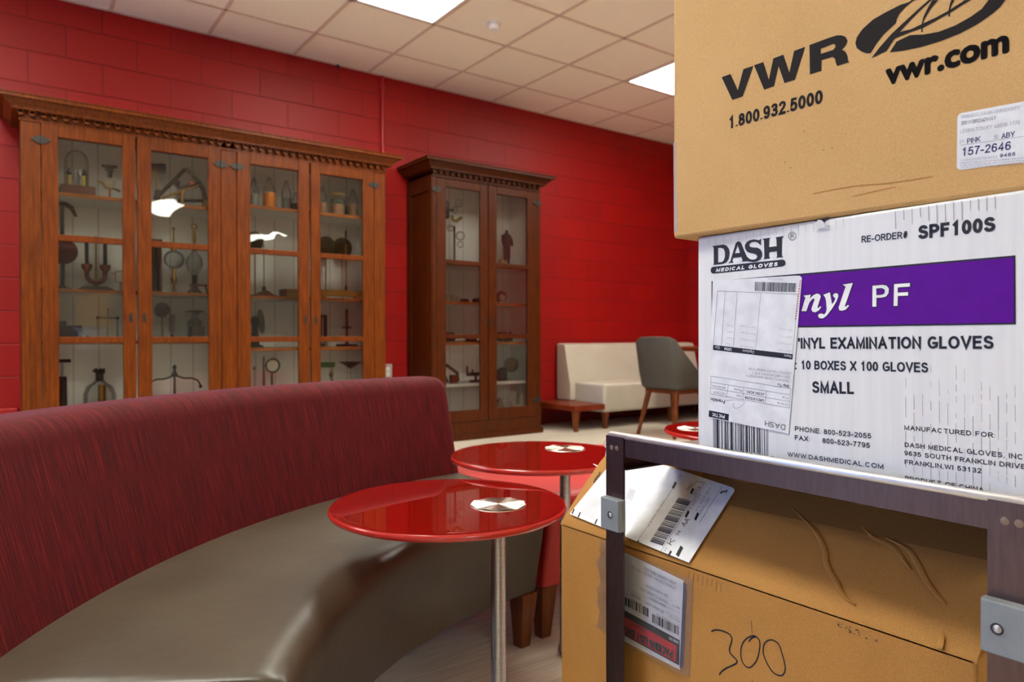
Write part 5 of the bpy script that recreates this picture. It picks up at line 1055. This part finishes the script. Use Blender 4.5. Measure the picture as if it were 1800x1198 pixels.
    DF.poly(b, ring(70), k1, 0, g, holes=[ring(61)]); DF.text(b, 'R', (1498, 288), (1562, 281), 78, k1, 0, g); b.build('brand_logo', [M['ink_black'], M['paper_white']], t, smooth=0); b = MB()
    T('RE-ORDER#', (1514.5, 426.5), (1595.5, 418), 12, 0.012); T('SPF100S', (1614, 420.5), (1750, 406), 25, 0.03); b.build('order_number', [M['ink_black']], t, smooth=0); b = MB()
    T("'INYL EXAMINATION GLOVES", (1403, 612.5), (1747, 613), 21, 0.022); T('10 BOXES X 100 GLOVES', (1408, 648.5), (1632, 654.5), 16.5, 0.018); T('SMALL', (1428, 690), (1502, 692.5), 21, 0.022)
    DF.poly(b, [(1398, 637), (1400.5, 637), (1400.5, 640), (1398, 640)], k1); DF.poly(b, [(1398, 646), (1400.5, 646), (1400.5, 649), (1398, 649)], k1)
    b.build('product_lettering', [M['ink_black']], t, smooth=0); b = MB(); h = crop(1380, 720, 4.2857)
    for s, a, c, cap in (('PHONE:', (75, 158), (273, 180), 37), ('800-523-2055', (293, 182), (650, 217), 39), ('FAX:', (75, 225), (188, 237), 36), ('800-523-7795', (282, 249), (640, 288), 39), ('WWW.DASHMEDICAL.COM', (20, 350), (742, 446), 36),
                         ('MANUFACTURED FOR:', (900, 150), (1585, 210), 36), ('DASH MEDICAL GLOVES, INC.', (902, 278), (1812, 377), 37), ('9635 SOUTH FRANKLIN DRIVE', (900, 340), (1815, 448), 36), ('FRANKLIN,WI 53132', (902, 408), (1482, 478), 36), ('PRODUCT OF CHINA', (905, 530), (1500, 622), 36)):
        if s == 'MANUFACTURED FOR:': b.build('contact_lettering', [M['ink_black']], t, smooth=0); b = MB()
        DF.text(b, s, a, c, cap, k1, 0, h, bold=0.016)
    b.build('maker_address', [M['ink_black']], t, smooth=0)
    # bar code at the lower left
    b = MB(); q = crop(1240, 700, 10)
    bars = [(135, 195, 1), (200, 232, 0), (240, 252, 1), (282, 298, 0), (325, 345, 1), (350, 368, 0), (385, 400, 0), (425, 445, 1), (450, 478, 0), (490, 502, 1), (525, 540, 0), (562, 615, 1), (622, 640, 0), (655, 670, 0), (690, 710, 1), (715, 742, 0), (762, 780, 0), (805, 820, 0), (840, 865, 0), (890, 902, 1), (912, 930, 0), (945, 965, 0), (985, 1000, 1), (1030, 1042, 0), (1065, 1100, 1)]
    top = lambda x: 345+(x-130)*0.205
    bot = lambda x: 862+(x-130)*0.125
    for x0, x1, c in bars:
        ext = 0 if x0 > 230 and x1 < 985 else 70
        DF.poly(b, [(x0, top(x0)), (x1, top(x1)), (x1+6, bot(x1)+ext), (x0+6, bot(x0)+ext)], k1, c, q)
    DF.text(b, '10574 24002', (265, 930), (980, 1040), 62, k1, 0, q); DF.text(b, '7', (1150, 1070), (1200, 1078), 62, k1, 0, q)
    b.build('bar_code', [M['ink_black'], M['ink_grey']], t, smooth=0)
    # scuffs along the corrugation and the torn top edge
    b = MB(); rg = random.Random(3)
    for k in range(19):
        x = 1245+k*13.2; y0 = 419-(x-1226)*0.152+3; DF.line(b, (x, y0), (x+1, y0+9+rg.random()*12), 0.0003, k1, 0)
    b.build('edge_scuffs', M['scuff'], t, smooth=0); b = MB()
    for k in range(13):
        x = 1574+k*14.6; y0 = 419-(x-1226)*0.152+5; DF.line(b, (x, y0), (x+0.6, y0+16+rg.random()*20), 0.0004+0.0005*rg.random(), k1, 0)
    b.build('top_scuffs', M['scuff'], t, smooth=0); b = MB()
    for k in range(14):
        x = 1592+k*14.8
        y = 640+rg.random()*60
        yb = 790+(x-1226)*0.14
        while y < yb:
            l = 6+rg.random()*34; DF.line(b, (x, y), (x+0.4, min(y+l, yb)), 0.00018+0.00022*rg.random(), k1, 2); y += l+rg.random()*26
    b.build('scuff_lines', [M['scuff'], M['ink_black'], M['scuff_brown']], t, smooth=0); b = MB()
    DF.poly(b, [(1430, 387), (1441, 388.5), (1452, 383), (1459, 380.5), (1450, 390), (1444, 395), (1438, 391)], k2, 1)
    b.build('edge_notch', [M['scuff'], M['ink_black']], t, smooth=0)
    b = MB(); c = DF.hit((1450, 392), 0.001)
    b.loft([[c+u*(-0.010+0.004*k)+DF.v*(0.004*math.sin(k*1.3)+s*0.0006)+n*(0.0012+0.0008*math.cos(k*2)+s*0.0005) for s in (-1, 1)]+[c+u*(-0.010+0.004*k)+DF.v*(-0.005)+n*(0.0006+s*0.0003) for s in (1, -1)] for k in range(5)]); b.build('torn_flap', M['white_carton'], t)
    # delivery note stuck on upside down
    b = MB(); e1, e2, e3 = 0.0011, 0.0013, 0.0015
    DF.poly(b, [(1254, 493), (1400, 484.2), (1407, 484.5), (1410.5, 488), (1410, 496), (1387, 762), (1246, 733)], e1, 0)
    f4 = crop(1210, 460, 3.3292); f6 = crop(1230, 590, 8.5556)
    rg = random.Random(5); x = 395
    while x < 633:
        wv = rg.choice((2.5, 3, 4.5, 6)); yt = 117+(x-395)*0.033; DF.poly(b, [(x, yt), (min(x+wv, 635), yt), (min(x+wv, 634)-2, yt+53), (x-2, yt+53)], e2, 1, f4); x += wv+rg.choice((2.5, 3.5, 5))
    DF.text(b, 'ORD1375258', (560, 98), (470, 95), 9, e2, 3, f4)
    for a, c in (((175, 170), (645, 190)), ((175, 170), (150, 490)), ((220, 175), (197, 492)), ((290, 178), (267, 497)), ((428, 182), (398, 515)), ((645, 190), (614, 545))): DF.line(b, a, c, 0.0005, e2, 3, f4)
    DF.poly(b, [(215, 135), (1410, 275), (1405, 355), (208, 210)], e2, 1, f6)
    for s, a, c in (('Item', (1388, 290), (1285, 278)), ('Options', (832, 225), (660, 205)), ('UOM', (490, 185), (385, 172)), ('Qty', (315, 162), (240, 152))): DF.text(b, s, a, c, 42, e3, 0, f6, bold=0.02)
    for a, c in (((180, 603), (1380, 792)), ((1380, 792), (1357, 1083)), ((1357, 1083), (165, 868)), ((165, 868), (180, 603)), ((175, 695), (1372, 885)), ((170, 782), (1364, 985)), ((443, 738), (412, 912)), ((672, 772), (660, 955)), ((1012, 830), (992, 1022))): DF.line(b, a, c, 0.0005, e2, 3, f6)
    for s, a, c, cap, mi in (('Ship To', (1358, 740), (1185, 712), 40, 1), ('TRANSYLVANIA UNIVERSITY', (1362, 660), (705, 575), 36, 3), ('300 N BROADWAY STE 1', (1368, 605), (800, 535), 36, 3), ('LEXINGTON KY 40508 1776', (1376, 550), (750, 472), 36, 3), ('Order #', (1340, 1020), (1180, 992), 36, 3), ('PO#', (1345, 918), (1255, 902), 36, 3),
                             ('ORD1375258', (978, 952), (692, 905), 40, 1), ('JOSH ADKI...', (985, 862), (690, 812), 40, 1), ('Date', (640, 895), (562, 882), 34, 3), ('Phone', (650, 808), (530, 788), 34, 3), ('4/17/2018', (392, 855), (225, 828), 34, 3), ('859-233-8843', (400, 770), (190, 735), 32, 3), ('Franklin', (388, 970), (178, 928), 48, 1)):
        DF.text(b, s, a, c, cap, e2, mi, f6, bold=0.012 if mi == 1 else 0)
    for k, s in enumerate(('SPF100S', 'SPF100M', 'SPF100L', 'SPF100XL')):
        yy = 225-k*105
        DF.text(b, s, (1395+k*4, yy-8), (1185+k*6, yy-32), 30, e2, 2, f6); DF.text(b, ('Size Small', 'Size Medium', 'Size Large', 'Size X Large')[k], (840+k*5, 165-k*100), (620+k*6-(k == 3)*25, 140-k*100), 28, e2, 2, f6)
        DF.text(b, 'Case', (492+k*5, 118-k*92), (410+k*5, 108-k*92), 26, e2, 2, f6); DF.text(b, '1', (258+k*5, 95-k*85), (246+k*5, 93-k*85), 26, e2, 2, f6)
    DF.stroke(b, [(400, 972), (520, 962), (620, 968), (680, 990), (665, 1030), (600, 1075), (540, 1085), (510, 1060), (525, 1020)], 0.0004, e2, 3, f6, smooth=5)
    DF.poly(b, [(75, 205), (425, 275), (415, 388), (68, 318)], e2, 1, q); DF.text(b, 'PICTIC', (355, 290), (130, 248), 58, e3, 0, q, bold=0.03)
    DF.text(b, 'DASH', (1418, 462), (1065, 385), 92, e2, 1, q)
    for k in range(16): DF.line(b, (1408-k*0.55, 493+k*4.4), (1407.8-k*0.55, 495+k*4.4), 0.0014, e2, 4)
    nt = b.build('delivery_note', [M['paper'], M['ink_black'], M['ink_faint'], M['ink_grey'], M['red_print']], t, smooth=0); nt['label'] = 'white delivery note stuck on upside down'
dash_box()

# ---- top kraft carton
VR = R(1.85)
VE = Vector((-math.sin(VR), math.cos(VR), 0))
VF = Face(at_z(1183, 419, DZ1+0.001), -VE, (0, 0, 1)); VF.o.z = 0
def vwr_box():
    w, d, z0, z1 = 0.45, 0.33, DZ1+0.0008, 1.345; u, n = VF.u, VF.n; ctr = VF.o+u*w/2-n*d/2
    t = thing('kraft_carton', 'large kraft cardboard carton with a black globe logo, topmost on the cart', 'box', (ctr.x, ctr.y, z0))
    carton(t, 'carton', M['kraft'], VF, w, d, z0, z1, 0.004)
    k1, k2 = 0.0003, 0.0005
    b = MB(); f = crop(1260, 50, 6.654)
    V = [(58, 570), (163, 533), (247, 722), (313, 475), (430, 437), (305, 795), (182, 835)]
    Wd = [(437, 430), (547, 393), (610, 597), (663, 350), (780, 307), (850, 518), (905, 263), (1035, 215), (915, 600), (792, 637), (725, 440), (670, 675), (555, 716)]
    Ro = [(1085, 195), (1300, 115), (1400, 83), (1460, 80), (1510, 100), (1530, 145), (1510, 200), (1465, 250), (1505, 270), (1530, 320), (1535, 375), (1548, 392), (1408, 440), (1392, 400), (1385, 355), (1355, 333), (1225, 372), (1225, 495), (1090, 538)]; Rh = [(1218, 238), (1360, 180), (1385, 190), (1390, 215), (1365, 250), (1218, 298)]
    VF.poly(b, V, k1, 0, f); VF.poly(b, Wd, k1, 0, f); VF.poly(b, Ro, k1, 0, f, holes=[Rh]); b.build('brand_lettering', [M['ink']], t, smooth=0); b = MB()
    VF.text(b, '1.800.932.5000', (140, 1178), (1240, 872), 152, k1, 0, f, bold=0.022, ref='1'); b.build('phone_number', [M['ink']], t, smooth=0); b = MB()
    g = crop(1490, 0, 5.806)
    VF.text(b, 'vwr.com', (400, 860), (1632, 525), 148, k1, 0, g, bold=0.036, ref='x'); b.build('web_address', [M['ink']], t, smooth=0); b = MB()
    for q in ([(670, 8), (540, 50), (400, 120), (260, 200), (150, 300), (95, 380), (80, 440), (95, 490), (140, 525), (190, 542), (235, 543), (300, 440), (370, 350), (440, 285), (495, 235), (500, 200), (530, 140), (590, 75)],
              [(245, 593), (330, 480), (450, 345), (600, 205), (720, 95), (830, 0), (860, 0), (760, 90), (660, 190), (535, 325), (650, 298), (770, 240), (900, 180), (1030, 110), (1200, 0), (1260, 0), (1150, 65), (1050, 130), (900, 215), (770, 285), (640, 330), (480, 395), (400, 520)],
              [(925, 0), (850, 90), (790, 190), (765, 260), (768, 328), (752, 328), (755, 250), (775, 170), (820, 80), (865, 0)], [(1095, 0), (1065, 50), (1045, 110), (1045, 170), (1030, 170), (1030, 110), (1045, 40), (1060, 0)],
              [(432, 533), (500, 425), (640, 358), (780, 352), (930, 325), (1100, 260), (1260, 170), (1370, 90), (1440, 0), (1612, 0), (1560, 70), (1480, 140), (1330, 245), (1150, 340), (950, 420), (750, 480), (560, 520)],
              [(1440, 0), (1450, -70), (1400, -125), (1300, -150), (1150, -140), (980, -90), (670, 8), (600, 40), (820, -110), (1000, -170), (1180, -215), (1340, -225), (1480, -195), (1580, -120), (1612, 0)]):
        VF.poly(b, q, k1, 0, g)
    b.build('globe_logo', [M['ink']], t, smooth=0)
    # address sticker
    b = MB(); VF.poly(b, [(1683, 207), (1685, 202), (1689, 199), (1838, 171), (1838, 279.5), (1690, 298.5), (1684, 297), (1682, 293)], k1, 0); s = crop(1640, 160, 7.4875)
    for tx, a, c, cap, mi, bo in (('TRANSYLVANIA UNIVERSITY', (360, 365), (1150, 240), 48, 1, 0), ('300 N BROADWAY', (368, 450), (832, 378), 52, 2, 0), ('LEXINGTON KY 40508-1776', (360, 558), (1145, 438), 50, 1, 0), ('P:', (355, 700), (425, 690), 50, 1, 0), ('PINK', (450, 692), (625, 662), 66, 3, 0.004), ('S:', (800, 638), (872, 626), 58, 2, 0), ('ABY', (902, 630), (1078, 600), 72, 3, 0.008),
                                  ('157-2646', (378, 858), (1025, 772), 112, 3, 0.008), ('12345000003653', (362, 932), (850, 880), 34, 1, 0), ('9465', (880, 874), (1085, 850), 48, 3, 0.016)):
        VF.text(b, tx, a, c, cap, k2, mi, s, bold=bo)
    VF.line(b, (362, 716), (1480, 556), 0.0003, k2, 2, s)
    rg = random.Random(11)
    for row, (y0, y1) in enumerate(((945, 870), (975, 905), (1005, 935))):
        x = 365
        while x < 1400:
            l = 6+rg.random()*16; y = y0+(y1-y0)*(x-360)/840; VF.poly(b, [(x, y), (x+l, y-l*0.09), (x+l, y+16-l*0.09), (x, y+16)], k2, 1, s); x += l+5+rg.random()*14
    st = b.build('address_sticker', [M['paper'], M['ink_faint'], M['ink_grey'], M['ink_blue']], t, smooth=0); st['label'] = 'white address sticker'
    b = MB(); VF.poly(b, [(1184, 250), (1189, 250), (1191, 405), (1185, 410)], k1, 0); b.build('edge_tape', M['clear_tape'], t, smooth=0)
    for pts in ([(1430, 340), (1500, 327), (1560, 322), (1640, 310)], [(1500, 345), (1560, 331), (1575, 329)]): b = MB(); VF.stroke(b, pts, 0.0008, k1, 0, smooth=4); b.build('crease', M['kraft_dark'], t, smooth=0)
    b = MB()
    for p in ((1448, 264), (1463, 260), (1414, 231), (1380, 285), (1390, 295)): VF.poly(b, [(p[0]-1.2, p[1]), (p[0], p[1]-1.2), (p[0]+1.2, p[1]), (p[0], p[1]+1.4)], k1, 0)
    b.build('specks', M['brown_stone'], t, smooth=0)
vwr_box()

# ---- big carton on the lower shelf
LX, LZ0, LZT = 0.70, 0.1805, 0.567
LF = Face((LX, 0.832, 0), (0, -1, 0), (0, 0, 1))
FA = R(45)                        # rise of the bulging top flap
LT = Face((LX, 0.832, LZT), (0, -1, 0), (math.cos(FA), 0, math.sin(FA)))
def lower_box():
    y0, y1 = 0.258, 0.832; dd = 0.198; n = 36
    t = thing('marked_carton', 'big kraft carton with a handwritten 300, bulging on the lower shelf of the cart', 'box', (LX+dd/2, (y0+y1)/2, LZ0))
    b = MB(); b.box((LX, y0, LZ0), (LX+dd, y1, LZT)); b.build('carton', M['kraft_dark'], t, bevel=0.0035, seg=3)
    rg = random.Random(2)
    for nm, sx, x0 in (('front_flap', 1, LX), ('rear_flap', -1, LX+dd)):
        b = MB(); top = []; m = 40; NV = 8
        rows = []
        for i in range(m+1):
            y = y1-(y1-y0)*i/m; row = []
            L = 0.1335+0.0055*min(1, i/m*2.2)
            for k in range(NV+1):
                s = k/NV; d = L*s
                wob = 0.0018*math.sin(y*37+s*3)*s + 0.0012*math.sin(y*71+1.3)*s*s
                row.append(Vector((x0+sx*(d*math.cos(FA)), y, LZT-0.001+d*math.sin(FA)+wob+0.006*s*(1-s))))
            rows.append(row)
        rag = [0.004*rg.random() for _ in range(m+1)]
        for i in range(m+1): rows[i][NV] += Vector((sx*rag[i], 0, rag[i]*0.4))
        vs = [p for r in rows for p in r]+[p-Vector((0, 0, 0.004)) for r in rows for p in r]; N = (m+1)*(NV+1); fs = []
        for i in range(m):
            for k in range(NV):
                a = i*(NV+1)+k; q = (a, a+1, a+NV+2, a+NV+1); q = q if sx < 0 else q[::-1]
                fs += [q, tuple(N+v for v in q[::-1])]
        edge = [k for k in range(NV+1)]+[i*(NV+1)+NV for i in range(1, m+1)]+[m*(NV+1)+k for k in range(NV-1, -1, -1)]+[i*(NV+1) for i in range(m-1, 0, -1)]
        for q in range(len(edge)):
            a, c = edge[q], edge[(q+1) % len(edge)]; fs.append((a, c, N+c, N+a) if sx > 0 else (a, N+a, N+c, c))
        b.add(vs, fs); b.build(nm, M['kraft_dark'], t, smooth=50)
    # end flaps tucked under the raised long flaps
    for y, sg in ((y1-0.006, -1), (y0+0.006, 1)):
        b = MB(); b.add([(LX+0.006, y, LZT-0.002), (LX+dd-0.006, y, LZT-0.002), (LX+dd/2+0.026, y+sg*0.02, LZT+0.066), (LX+dd/2-0.026, y+sg*0.02, LZT+0.066), (LX+0.006, y+sg*0.003, LZT-0.002), (LX+dd-0.006, y+sg*0.003, LZT-0.002), (LX+dd/2+0.026, y+sg*0.023, LZT+0.066), (LX+dd/2-0.026, y+sg*0.023, LZT+0.066)], [(0, 1, 2, 3), (7, 6, 5, 4), (0, 4, 5, 1), (1, 5, 6, 2), (2, 6, 7, 3), (3, 7, 4, 0)]); b.build('end_flap', M['kraft_dark'], t, smooth=0)
    off = 0.0028
    # tape along the ridge, creases on the flap
    b = MB(); px = [(1300, 893), (1400, 917), (1500, 939), (1600, 959), (1719, 983)]
    uvl = [LT.uv(p) for p in px]; uvl = [(0.06, uvl[0][1])]+uvl
    m = 30
    lo = []; 
    for k in range(m+1):
        u = 0.20+(0.573-0.20)*k/m; lo.append(u)
    vlow = lambda u: uvl[1][1]+(uvl[-1][1]-uvl[1][1])*(u-uvl[1][0])/(uvl[-1][0]-uvl[1][0])
    vs = [LT.pt((u, vlow(u)), off) for u in lo]+[LT.pt((u, 0.134), off+0.0006) for u in lo]
    b.add(vs, [(k, k+1, m+2+k, m+1+k) for k in range(m)]); tp = b.build('packing_tape', M['tape'], t, smooth=0)
    b = MB(); c7 = crop(1300, 780, 2.866)
    for pts in ([(270, 330), (350, 405), (400, 470), (432, 545), (440, 610), (490, 700), (530, 770), (590, 815)], [(740, 480), (800, 505), (860, 545), (905, 620), (940, 690), (1000, 770), (1045, 815)], [(620, 420), (680, 475), (770, 520), (830, 590), (870, 640)], [(1030, 960), (1015, 1020), (1020, 1040)]):
        q = [LT.uv(c7(p)) for p in pts]; q = catmull([Vector(v) for v in q], 5)
        ring = []; b = MB()
        for i, p in enumerate(q):
            d = (q[min(i+1, len(q)-1)]-q[max(i-1, 0)]).normalized(); nn = Vector((-d.y, d.x)); wv = 0.0022*(0.35+math.sin(math.pi*i/(len(q)-1)))
            ring.append([LT.pt(p-nn*wv, off-0.0004), LT.pt(p-nn*wv*0.2, off+0.0010), LT.pt(p+nn*wv*0.9, off-0.0004)])
        b.loft(ring, closed=True); b.build('crease', M['kraft_dark'], t, smooth=60)
    # shipping label on the front flap
    b = MB(); o1, o2, o3 = off+0.0006, off+0.0009, off+0.0012; s = crop(1080, 800, 5.99)
    LT.poly(b, [(1003, 905), (1071, 822), (1140, 816), (1174, 820.5), (1288, 858.5), (1293, 862), (1292, 867), (1213, 991)], o1, 0)
    lp = lambda tt: (388+tt*302, 925-tt*468); rp = lambda tt: (523+tt*302, 970-tt*478)
    for gk in range(8):
        t0 = gk/8
        for a, c, mi in ((0.0, 0.118, 3), (0.012, 0.03, 1), (0.042, 0.054, 1), (0.064, 0.072, 1), (0.085, 0.108, 3)):
            if mi == 3 and gk in (1, 3, 5, 6) and a == 0: continue
            p0, p1, p2, p3 = lp(t0+a), rp(t0+a), rp(t0+c), lp(t0+c); LT.poly(b, [p0, p1, p2, p3], o2 if mi == 3 else o3, mi, s)
    for a, c in (((500, 1030), (965, 300)), ((255, 920), (640, 350)), ((910, 725), (1150, 338)), ((305, 955), (255, 920)), ((870, 290), (962, 305)), ((870, 290), (815, 385))): LT.line(b, a, c, 0.0005, o2, 1, s)
    for p, (du, dv) in (((645, 330), (28, 44)), ((832, 392), (24, 36)), ((780, 635), (28, 44)), ((880, 660), (28, 48)), ((598, 1048), (24, 34)), ((700, 1025), (42, 64)), ((1140, 405), (18, 18)), ((1190, 395), (16, 18)), ((1165, 398), (14, 12)), ((265, 920), (10, 12))):
        LT.poly(b, [(p[0]-du*0.95, p[1]+dv*0.55), (p[0]+du*0.25, p[1]-dv*0.95), (p[0]+du*0.95, p[1]-dv*0.55), (p[0]-du*0.25, p[1]+dv*0.95)], o2, 1, s)
    for tx, a, c, cap, mi, bo in (('AA', (752, 768), (812, 694), 52, 1, 0), ('K', (612, 965), (655, 912), 52, 1, 0), ('04', (682, 862), (718, 815), 32, 1, 0), ('D7A', (862, 436), (928, 345), 30, 1, 0), ('X5G7', (795, 388), (842, 312), 26, 3, 0.01), ('75-806 IFP', (812, 604), (930, 424), 24, 3, 0), ('ICS MULT 0010', (888, 602), (1036, 360), 24, 3, 0), ('08805-165', (918, 640), (1022, 470), 24, 3, 0), ('177', (690, 290), (730, 228), 24, 3, 0), ('6371 1 00', (380, 770), (545, 500), 22, 3, 0), ('33', (548, 1032), (575, 990), 22, 3, 0)):
        LT.text(b, tx, a, c, cap, o2, mi, s, bold=bo)
    s2 = crop(1000, 810, 7.99)
    for p in ((75, 725), (162, 772), (398, 868), (440, 205), (405, 255), (380, 290)): LT.poly(b, [(p[0]-22, p[1]+30), (p[0]+8, p[1]-38), (p[0]+26, p[1]-30), (p[0]-4, p[1]+40)], o2, 1, s2)
    for k in range(9): LT.line(b, (190+k*22, 770+k*10), (330+k*22, 480+k*10), 0.0006, o2, 2, s2)
    for k in range(8):
        tt = k/8; LT.poly(b, [(160+tt*-10+k*-2, 395+k*16), (180+k*-6, 375+k*16), (250-k*6, 400+k*16), (238-k*6, 415+k*16)] if False else [(165-k*5, 370+k*14), (170-k*5, 364+k*14), (238-k*5, 388+k*14), (233-k*5, 394+k*14)], o2, 2, s)
    lb = b.build('shipping_label', [M['paper_white'], M['ink_black'], M['ink_faint'], M['ink_grey']], t, smooth=0); lb['label'] = 'white shipping label with bar code'
    # packing-list pouch on the front
    f = crop(1080, 960, 5.206); p1, p2, p3, p4 = 0.0012, 0.0016, 0.0020, 0.0024
    b = MB(); LF.poly(b, [(-35, -2), (150, 75), (640, 310), (605, 1125), (90, 862), (-38, 797)], p1, 0, f)
    LF.poly(b, [(640, 322), (662, 345), (630, 1100), (605, 1110)], p1+0.0006, 4, f)
    LF.poly(b, [(-35, 507), (605, 855), (600, 1085), (-38, 737)], p2, 1, f); LF.poly(b, [(-35, 563), (580, 905), (573, 1055), (-36, 722)], p3, 2, f)
    LF.text(b, 'PACKING LIST ENCLOSED', (548, 950), (-32, 650), 72, p4, 1, f, bold=0.035)
    rg = random.Random(9)
    for x0, x1, yt in ((-30, 325, 390), (355, 605, 612)):
        x = x0
        while x < x1-6:
            wv = rg.choice((5, 7, 10, 15)); y = yt+(x-x0)*0.5; LF.poly(b, [(x, y), (x+wv, y+wv*0.5), (x+wv, y+wv*0.5+78), (x, y+78)], p2, 1, f); x += wv+rg.choice((5, 7, 9))
    for a, c in (((-33, 311), (610, 605)), ((-33, 357), (600, 655))): LF.line(b, a, c, 0.0004, p2, 3, f)
    for tx, a, c, cap in (('JOSH ADKINS, BIOLOGY', (578, 330), (270, 180), 26), ('LEXINGTON KY 40508-1797 US', (572, 372), (165, 168), 26), ('300 N BROADWAY', (497, 440), (288, 335), 26), ('TRANSYLVANIA UNIV', (500, 500), (245, 368), 26), ('0080123804', (480, 535), (330, 458), 24), ('Ship To:', (605, 555), (540, 525), 22), ('30 days net', (460, 590), (300, 505), 26), ('8047328871', (260, 520), (150, 465), 24), ('8047328871', (245, 460), (150, 412), 24), ('0170120002752', (600, 720), (395, 605), 24), ('003752', (605, 672), (510, 620), 24)):
        LF.text(b, tx, a, c, cap, p2, 3, f)
    LF.text(b, '1-98 34 45', (300, 762), (180, 690), 24, p4, 1, f, bold=0.03); LF.text(b, 'INVOICE ENCL.', (598, 862), (505, 815), 26, p4, 0, f)
    pk = b.build('packing_list', [M['paper_white'], M['ink_black'], M['red_print'], M['ink_grey'], M['ink_blue']], t, smooth=0); pk['label'] = 'white packing list with a red band'
    b = MB(); rows = []; P0 = [LF.uv(f(p)) for p in ((-135, -75), (725, 295), (690, 1190), (-150, 735))]
    for i in range(17):
        s_ = i/16; row = []
        for k in range(25):
            v_ = k/24; a = Vector(P0[0])*(1-s_)+Vector(P0[1])*s_; c = Vector(P0[3])*(1-s_)+Vector(P0[2])*s_; p = a*(1-v_)+c*v_
            edge = min(s_, 1-s_)*2
            wob = 0.0012*math.sin(v_*26)*(1 if s_ < 0.12 else 0.15)+0.0005*math.sin(v_*61+s_*9)
            if s_ < 0.01: p = p+Vector((0.0035*math.sin(v_*17)+0.002*math.sin(v_*41), 0))
            row.append(LF.pt(p, 0.0042*min(1, edge*4)+0.0012+wob))
        rows.append(row)
    b.loft(rows, cap=False, closed=False); b.build('clear_pouch', M['pouch_film'], t, smooth=60)
    # felt-pen 300
    b = MB(); h = crop(1220, 1080, 9)
    for pts, wv in (([(275, 262), (330, 240), (400, 242), (480, 264), (560, 305), (598, 360), (598, 420), (575, 490), (562, 560), (590, 625), (645, 680), (683, 730), (660, 772), (580, 812), (500, 850), (440, 895), (408, 935), (412, 955)], 0.0019),
                   ([(870, 425), (895, 385), (945, 350), (995, 355), (1030, 395), (1045, 470), (1030, 590), (1000, 700), (950, 780), (885, 832), (840, 825), (790, 780), (757, 715), (742, 620), (750, 510), (790, 420), (855, 360), (930, 330), (980, 340)], 0.0016),
                   ([(1240, 395), (1170, 405), (1118, 455), (1096, 530), (1100, 620), (1140, 730), (1220, 870), (1290, 935), (1380, 960), (1428, 920), (1445, 840), (1425, 720), (1390, 600), (1350, 480), (1300, 425), (1230, 393)], 0.0016)):
        LF.stroke(b, pts, wv, 0.0003, 0, h, smooth=5)
    hw = b.build('handwriting', [M['marker']], t, smooth=0)
    b = MB(); LF.line(b, (907, 90), (920, 300), 0.0007, 0.0003, 0, h); LF.line(b, (925, 1020), (925, 1062), 0.0007, 0.0003, 0, h)
    c7 = crop(1300, 780, 2.866); rg = random.Random(4)
    for k in range(26):
        x = 490+rg.random()*210; y = 895+(x-490)*0.35+rg.random()*30; w_ = 2+rg.random()*8; LF.poly(b, [(x, y), (x+w_, y+w_*0.3), (x+w_*0.8, y+w_*0.3+2+rg.random()*6), (x, y+2+rg.random()*4)], 0.0003, 1, c7)
    for k in range(8): LF.line(b, (1212+k*8, 1003+k*3), (1211+k*8, 1014+k*3+rg.random()*8), 0.0006, 0.0003, 0)
    b.build('scuff_marks', [M['brown_stone'], M['wire_black']], t, smooth=0)
    b = MB(); q = Vector((LX+0.094, 0.829, LZT+0.092)); b.tube([q, q+Vector((0.004, 0.002, 0.012)), q+Vector((-0.002, 0.004, 0.022)), q+Vector((0.003, 0.003, 0.031))], [0.0014, 0.0016, 0.0014, 0.0006], 6); q = Vector((LX+0.078, 0.829, LZT+0.076)); b.tube([q, q+Vector((0.0, 0.006, 0.002)), q+Vector((-0.001, 0.012, 0.004))], [0.0014, 0.0013, 0.0006], 6); b.build('torn_paper_strand', M['pink_string'], t)
lower_box()
